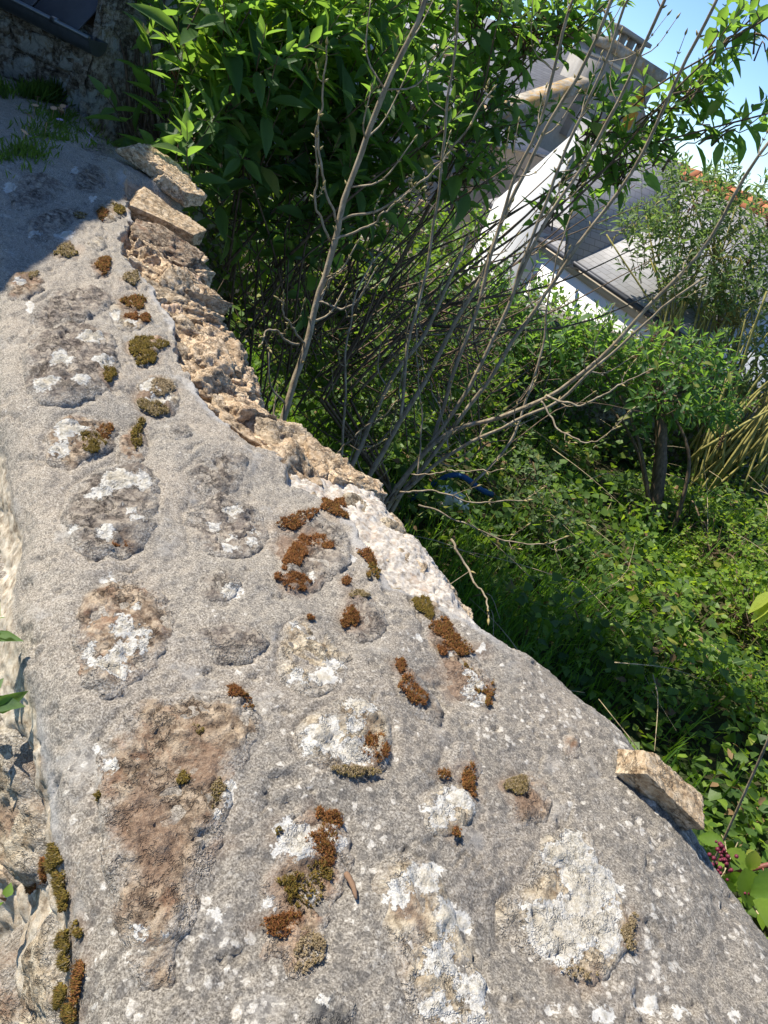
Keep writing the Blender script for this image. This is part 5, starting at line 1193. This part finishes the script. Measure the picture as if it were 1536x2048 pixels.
# ------------------------------------------------------------------ bare budding saplings in front
r6 = np.random.default_rng(106)
def bud(acc, P, d, s=.009):
    d = unit(d); V, F = tube(np.array([P, P + d * s * .5, P + d * s, P + d * s * 1.7]), [s * .16, s * .34, s * .26, s * .03], 6); acc.add(V, F)
def bare_stem(parent, pp, D0, D1, r0, r1_, twigs=True, root=None, side=None, every=.15, tl=.16):
    p = arch(pp, D0, D1, 30)
    if root is not None: p = np.vstack([spline([root + np.array([*r6.normal(0, .03, 2), -.05]), (root + p[0]) / 2 + r6.normal(0, .02, 3), p[0]], 8)[:-1], p])
    rad = np.linspace(r0, r1_, len(p)) * .88; k = len(p); p = p + np.array([fbm2(np.arange(k) * 1., 0. * np.arange(k), .33, 2, int(r6.integers(999))) for _ in range(3)]).T * .006
    seg_ = np.concatenate(([0], np.cumsum(np.linalg.norm(np.diff(p, axis=0), axis=1))))
    nodes = np.arange(min(.25, seg_[-1] * .4), seg_[-1], every * r6.uniform(.85, 1.15)); rad = rad * (1 + .10 * np.exp(-np.min(np.abs(seg_[:, None] - nodes[None]), axis=1) ** 2 / .0004))
    V, F = tube(p, rad, 8); st = link('stem', mesh_np('stem', V, F, MAT['bark'], True), parent)
    if not twigs: return st
    tacc, bacc = Acc(), Acc(); ref = unit(r6.normal(0, 1, 3))
    for ni, sn in enumerate(nodes):
        i = min(np.searchsorted(seg_, sn), k - 2); d = unit(p[i + 1] - p[i]); a = unit(np.cross(d, ref)); b = np.cross(d, a); o = a if ni % 2 else b
        for sg in (-1, 1):
            q = p[i] + o * sg * rad[i] * .8
            if r6.uniform() < .40:
                ln = tl * r6.uniform(.35, 1.5); e1 = q + o * sg * ln * .40 + d * ln * .25; e2 = q + o * sg * ln * .62 + d * ln * .62 + UP * ln * .25
                tp = spline([q, e1, e2], 8); rw = np.clip(rad[i] * .4, .0013, .004); V, F = tube(tp, np.linspace(rw, rw * .5, 8), 5); tacc.add(V, F); bud(bacc, e2, e2 - e1, .011)
                for m in (3, 5):
                    o2 = unit(np.cross(tp[m + 1] - tp[m], r6.normal(0, 1, 3))); bud(bacc, tp[m], o2 + unit(tp[m + 1] - tp[m]), .006); bud(bacc, tp[m], -o2 + unit(tp[m + 1] - tp[m]), .006)
            else: bud(bacc, q, o * sg + d * .9, .010)
    bud(bacc, p[-1], p[-1] - p[-2], .012)
    def sub(nm, acc, mat):
        if acc.n:
            o = link(nm, acc.mesh(nm, MAT[mat], True), st, kind='stuff'); o.location = (0, 0, 0)
    sub('side_twigs', tacc, 'bark'); sub('buds', bacc, 'bud'); return st
q = at(545, 905, 2.35); R1 = np.array([q[0] - .05, q[1] - .02, gz(q[0], q[1])])
sapA = thing('sapling', R1, 'straight bare grey sapling with opposite buds rising just behind the wall', 'sapling')
bare_stem(sapA, [(560, 860), (585, 780), (620, 660), (660, 520), (698, 375), (740, 255), (790, 130), (830, 50), (858, -30)], 2.35, 2.35, .0135, .0072, True, R1)
for pp in [[(675, 440), (648, 372), (640, 210), (655, 92)], [(668, 438), (760, 415), (850, 355), (930, 265), (985, 180)], [(662, 485), (635, 420), (632, 320), (630, 250)], [(664, 482), (740, 450), (800, 400), (830, 375)], [(610, 690), (575, 640), (560, 600)], [(600, 692), (540, 660), (520, 690)], [(630, 605), (700, 612), (752, 544)], [(640, 600), (660, 560), (672, 542)]]:
    bare_stem(sapA, pp, 2.35, 2.25, .0045, .0022, True, None, None, .09, .05)
q = at(760, 1000, 2.9); R2 = np.array([q[0] + .02, q[1] + .15, gz(q[0], q[1])])
sapB = thing('sapling', R2, 'many-stemmed bare budding shrub fanning out from behind the broken wall', 'sapling')
for (pp, D0, D1, a, b) in [
    ([(690, 960), (735, 865), (770, 785), (800, 732), (850, 668), (900, 560), (935, 470)], 3.0, 3.1, .013, .007), ([(735, 960), (795, 855), (850, 765), (905, 650), (960, 560), (1000, 450), (1060, 330), (1120, 210), (1180, 100), (1230, -20)], 3.0, 2.9, .013, .006),
    ([(785, 990), (858, 892), (905, 825), (935, 775), (1000, 650), (1040, 560), (1100, 430), (1165, 330), (1235, 200), (1300, 60), (1345, -30)], 2.8, 2.6, .010, .005), ([(800, 990), (900, 865), (965, 780), (1012, 702), (1085, 600), (1160, 480), (1260, 350), (1340, 190), (1400, 70), (1445, -30)], 2.8, 2.6, .010, .005),
    ([(800, 840), (815, 700), (850, 560), (868, 430), (890, 260), (906, 120), (918, -20)], 2.7, 2.6, .007, .004), ([(770, 1000), (890, 870), (1000, 835), (1100, 790), (1160, 750), (1230, 690), (1320, 590), (1410, 490), (1480, 370), (1545, 270)], 2.8, 2.5, .012, .005),
    ([(790, 1000), (900, 905), (1020, 850), (1120, 800), (1210, 720), (1330, 610), (1400, 560)], 2.8, 2.5, .009, .004), ([(860, 900), (900, 770), (930, 690), (960, 600), (985, 500), (1020, 380), (1075, 250), (1110, 120), (1150, -20)], 2.8, 2.7, .009, .005), ([(1020, 600), (1075, 440), (1130, 300), (1185, 180), (1235, 50), (1270, -30)], 2.7, 2.6, .007, .004),
    ([(680, 960), (690, 800), (695, 690), (710, 600), (740, 540), (765, 500)], 2.7, 2.7, .006, .003), ([(835, 960), (845, 830), (835, 720), (835, 600), (838, 560)], 2.7, 2.7, .004, .002), ([(900, 900), (875, 800), (845, 740), (842, 710)], 2.7, 2.7, .003, .002),
    ([(1080, 800), (1120, 860), (1170, 884), (1235, 855)], 2.6, 2.5, .004, .002), ([(1090, 790), (1160, 810), (1230, 775), (1295, 742)], 2.6, 2.5, .005, .002), ([(820, 950), (900, 941), (1000, 943)], 2.6, 2.5, .003, .002), ([(800, 985), (880, 985), (960, 1005), (1060, 1000)], 2.5, 2.5, .004, .002),
    ([(840, 1010), (940, 1050), (1050, 1090), (1130, 1075)], 2.6, 2.6, .004, .002), ([(660, 960), (680, 900), (740, 850), (790, 810)], 2.6, 2.5, .004, .002), ([(900, 1080), (960, 1180), (980, 1240)], 2.0, 1.9, .004, .002), ([(940, 970), (1020, 880), (1080, 700), (1100, 560), (1140, 430)], 2.8, 2.8, .006, .003)]:
    main = D0 > 2.65 and a > .0065
    bare_stem(sapB, pp, D0, D1, a, b, True, R2 if pp[0][1] > 930 and main else None, None, .14, .13)
# fallen blue pipe and a pale stone below
MAT['blue'] = plain('blue_plastic', (.02, .085, .22), .4, 0, .25, 20)
D5 = np.linalg.norm(on_z(900, 985, .1) - CAM) - .25
V, F = tube(spline([at(820, 1000, D5), at(870, 965, D5), at(905, 950, D5), at(930, 955, D5), at(960, 978, D5), at(985, 990, D5 + .05)], 24), .018, 10)
link('blue_pipe', mesh_np('blue_pipe', V, F, MAT['blue'], True), None, 'bent blue plastic pipe lying under the bare stems', 'pipe')
pr = on_z(905, 1012, .14); put_rock('white_stone', pr + UP * .02, (.24, .16, .14), 88, MAT['white'], .3, (.1, .2), rough=.04, planes=8, sub=24, label='pale white boulder in the grass below the wall', cat='stone')

# ------------------------------------------------------------------ small plants on the wall
r7 = np.random.default_rng(107)
def rosette(name, label, base, stems, mat, L, wr, r, cat='plant', tpls=T_OVATE):
    t = thing(name, base, label, cat); lv = Leaves(); tw = []
    for (d, ln, pr_) in stems: shoot(lv, tw, np.asarray(base, float) + unit(np.asarray(d, float)) * .01, np.asarray(d, float) * 1.0, r, pr_, L, wr, ln / pr_, .0018, .1)
    link('stem', tubes_mesh('stem', tw, MAT['twig']), t); leaf_parts(lv, t, MAT[mat], tpls, 60); return t
WNl = -ET
s_, a_ = sa(56, 1290); rosette('wall_plant', 'green leafy plant sprouting upright from the wall side', wall_pos(s_, a_, .035), [(UP * 1., .035, 3), (UP * .8 - ES * .4, .03, 2)], 'leafA', .030, .38, r7)
s_, a_ = sa(60, 1420); rosette('wall_plant', 'broad leaved seedling hanging from a gap in the wall side', wall_pos(s_, a_, .035), [(UP * .8 + ES * .3, .02, 2), (UP * .5 - ES * .3, .02, 1)], 'leafA', .030, .5, r7)
s_, a_ = sa(50, 1800); rosette('wall_plant', 'tiny two leaved seedling between moss on the wall side', wall_pos(s_, a_, .012), [(UP * .8 + WNl * .5, .012, 1)], 'leafY', .016, .6, r7)
# daisies in the shade at the far end
MAT['petal'] = plain('mauve_petal', (.42, .30, .50), .7, 0, .2, 60); MAT['petalo'] = plain('peach_petal', (.52, .30, .17), .7, 0, .2, 60)
tf = wpt(125, 235); tuft = thing('flower_tuft', tf, 'tuft of small daisies and leaves growing on the shaded end of the wall', 'plant')
acc = Acc(); m = 1100
pos = np.array([wpt(r7.normal(130, 42), r7.normal(240, 26)) for _ in range(70)]); B = pos[r7.integers(0, 70, m)] + r7.normal(0, .02, (m, 3)) * np.array([1, 1, .1])
dv = UP + r7.normal(0, .7, (m, 3)); L = r7.uniform(.012, .032, m)
link('foliage', leaves_mesh('foliage', B, dv, np.cross(dv, r7.normal(0, 1, (m, 3))), L, L * .16, T_LANCE[0], MAT['ivy']), tuft, kind='stuff')
for k in range(16):
    c = pos[k * 4] + UP * r7.uniform(.02, .045); acc = Acc(); ft = unit(UP + r7.normal(0, .4, 3)); u = unit(np.cross(ft, [1, .3, 0])); v = np.cross(ft, u)
    for j in range(9):
        an = j * 2 * math.pi / 9; o = u * math.cos(an) + v * math.sin(an); sd_ = np.cross(ft, o) * .0028; acc.add(np.array([c, c + o * .008 + sd_, c + o * .012, c + o * .008 - sd_]), np.array([[0, 1, 2, 3]]))
    V, F = tube(np.array([pos[k * 4], c]), .0008, 4); acc.add(V, F); link('flower', acc.mesh('flower', MAT['petal' if k % 3 == 0 else 'petalo']), tuft)
for (cx, cy, sx, sy, n_, h_, mt, lab) in [(45, 310, 30, 16, 420, .028, 'ivy', 'dark grassy tuft in the shade on the wall end'), (105, 155, 38, 12, 1200, .06, 'ivy', 'dark feathery tuft at the foot of the outbuilding')]:
    ps = np.array([wpt(r7.normal(cx, sx), max(r7.normal(cy, sy), 195 if cy < 200 else 150)) for _ in range(60)]); m = n_; B = ps[r7.integers(0, 60, m)] + r7.normal(0, .015, (m, 3)) * np.array([1, 1, .2])
    dv = UP + r7.normal(0, .4, (m, 3)) - (SY * .2); L = r7.uniform(.4, 1.2, m) * h_
    link('shade_tuft', leaves_mesh('shade_tuft', B, dv, np.cross(dv, r7.normal(0, 1, (m, 3))), L, L * .07 + .001, T_LANCE[0], MAT[mt]), None, lab, 'plant', kind='stuff')
ps = ell_sa(178, 212, 34, 12, 14, .3); me = moss_patch(ps, 1., .012, mrng); link('moss_cushion', me, None, 'yellow-olive moss mat below the outbuilding at the wall end', 'moss')
# ------------------------------------------------------------------ bramble cane with unripe berries, lower right
MAT['berry'] = plain('crimson_berry', (.13, .018, .038), .5, 0, .6, 300, .3); MAT['cane'] = plain('red_brown_cane', (.20, .07, .05), .5, 0, .3, 60)
bD = 1.25
bb = thing('bramble', at(1560, 1735, bD) - UP * .9, 'bramble cane with serrated leaves and crimson unripe berries by the wall', 'bramble')
p = spline([at(1560, 1735, bD) - UP * .9 + CR * .3, at(1600, 1745, bD) + CR * .1, at(1536, 1733, bD), at(1490, 1738, bD), at(1450, 1752, bD)], 20)
V, F = tube(p, np.linspace(.005, .0035, 20), 8); cn = link('cane', mesh_np('cane', V, F, MAT['cane'], True), bb)
acc = Acc()
for i in range(10, 20):
    o = unit(np.cross(p[min(i + 1, 19)] - p[i - 1], r7.normal(0, 1, 3))); V, F = tube(np.array([p[i], p[i] + o * .006, p[i] + o * .010 - UP * .002]), [.0018, .001, .0001], 5); acc.add(V, F)
o = link('thorns', acc.mesh('thorns', MAT['cane']), cn, kind='stuff'); o.location = (0, 0, 0)
def serrate(n=9):
    x = np.linspace(0, 1, n); wv = np.sin(np.pi * x ** .8) ** .8; wv[0] = wv[-1] = 0
    V = [(0, 0, 0)]; 
    for i in range(1, n - 1): V += [(x[i] + .02, -.5 * wv[i] * (1 + .16 * (i % 2)), .16 * wv[i] - .22 * x[i] ** 2 + .03 * (i % 2)), (x[i], 0, -.22 * x[i] ** 2), (x[i] + .02, .5 * wv[i] * (1 + .16 * (i % 2)), .16 * wv[i] - .22 * x[i] ** 2 + .03 * (i % 2))]
    V.append((1, 0, -.22)); k = n - 2; f4 = []
    for i in range(k - 1): a = 1 + 3 * i; f4 += [[a, a + 3, a + 4, a + 1], [a + 1, a + 4, a + 5, a + 2]]
    e = len(V) - 1; a = 1 + 3 * (k - 1); return np.array(V), np.array(f4), np.array([[0, 1, 2], [0, 2, 3], [a, e, a + 1], [a + 1, e, a + 2]])
lv = Leaves()
for (x0, y0, x1, y1, D, L_, W_) in [(1452, 1700, 1490, 1730, 1.22, .046, .026), (1450, 1690, 1410, 1676, 1.24, .04, .02), (1490, 1735, 1505, 1800, 1.2, .05, .032), (1500, 1790, 1560, 1765, 1.2, .07, .04), (1505, 1800, 1555, 1850, 1.18, .07, .04), (1490, 1750, 1475, 1760, 1.22, .03, .02), (1510, 1700, 1500, 1745, 1.2, .03, .018), (1470, 1745, 1455, 1775, 1.24, .035, .025), (1530, 1812, 1560, 1820, 1.2, .05, .03)]:
    a, b = at(x0, y0, D), at(x1, y1, D + .01); lv.add(a, unit(b - a), unit(UP + (CAM - a) * .6 + r7.normal(0, .2, 3)), L_ if L_ > 0 else 0, W_)
leaf_parts(lv, bb, MAT['bramble'], [serrate(17)], 60)
bs = np.linspace(0, 1, 7); 
for (cx, cy, n_, sp_) in [(1447, 1720, 40, 17), (1500, 1785, 10, 8)]:
    for k in range(n_):
        c = at(cx + r7.normal(0, sp_ * .55) , cy + r7.normal(0, sp_), 1.22 + r7.normal(0, .006)); acc = Acc(); u, v = np.meshgrid(np.linspace(0, 2 * math.pi, 9)[:-1], np.linspace(0, math.pi, 7)); rr = .0027 * r7.uniform(.7, 1.3)
        Vb = c + rr * np.stack([np.cos(u) * np.sin(v), np.sin(u) * np.sin(v), np.cos(v)], -1).reshape(-1, 3); j = np.arange(8); Fb = np.concatenate([np.stack([i * 8 + j, i * 8 + (j + 1) % 8, (i + 1) * 8 + (j + 1) % 8, (i + 1) * 8 + j], -1) for i in range(6)])
        link('berry', mesh_np('berry', Vb, Fb, MAT['berry'], True), bb)
# branch tip reaching in from the right
yb = thing('overhanging_twig', at(1600, 1240, 1.05) - UP * .8, 'bright yellow-green leaves of an overhanging twig close to the wall', 'twig')
V, F = tube(spline([at(1600, 1240, 1.05) - UP * .8 + CR * .3, at(1640, 1230, 1.1), at(1575, 1200, 1.05), at(1545, 1205, 1.05)], 12), .002, 6); link('stem', mesh_np('stem', V, F, MAT['bark'], True), yb)
lv = Leaves()
for (x0, y0, x1, y1) in [(1555, 1185, 1492, 1225), (1560, 1195, 1497, 1244), (1570, 1190, 1508, 1255)]:
    a, b = at(x0, y0, 1.05), at(x1, y1, 1.06); lv.add(a, b - a, unit(sdir + (CAM - a) * .3), float(np.linalg.norm(b - a)), .022)
leaf_parts(lv, yb, leaf_mat('yellow_leaf', (.30, .36, .05), (.36, .42, .06), (.6, .7, .06), .45, .4), T_LANCE[:1], 10)
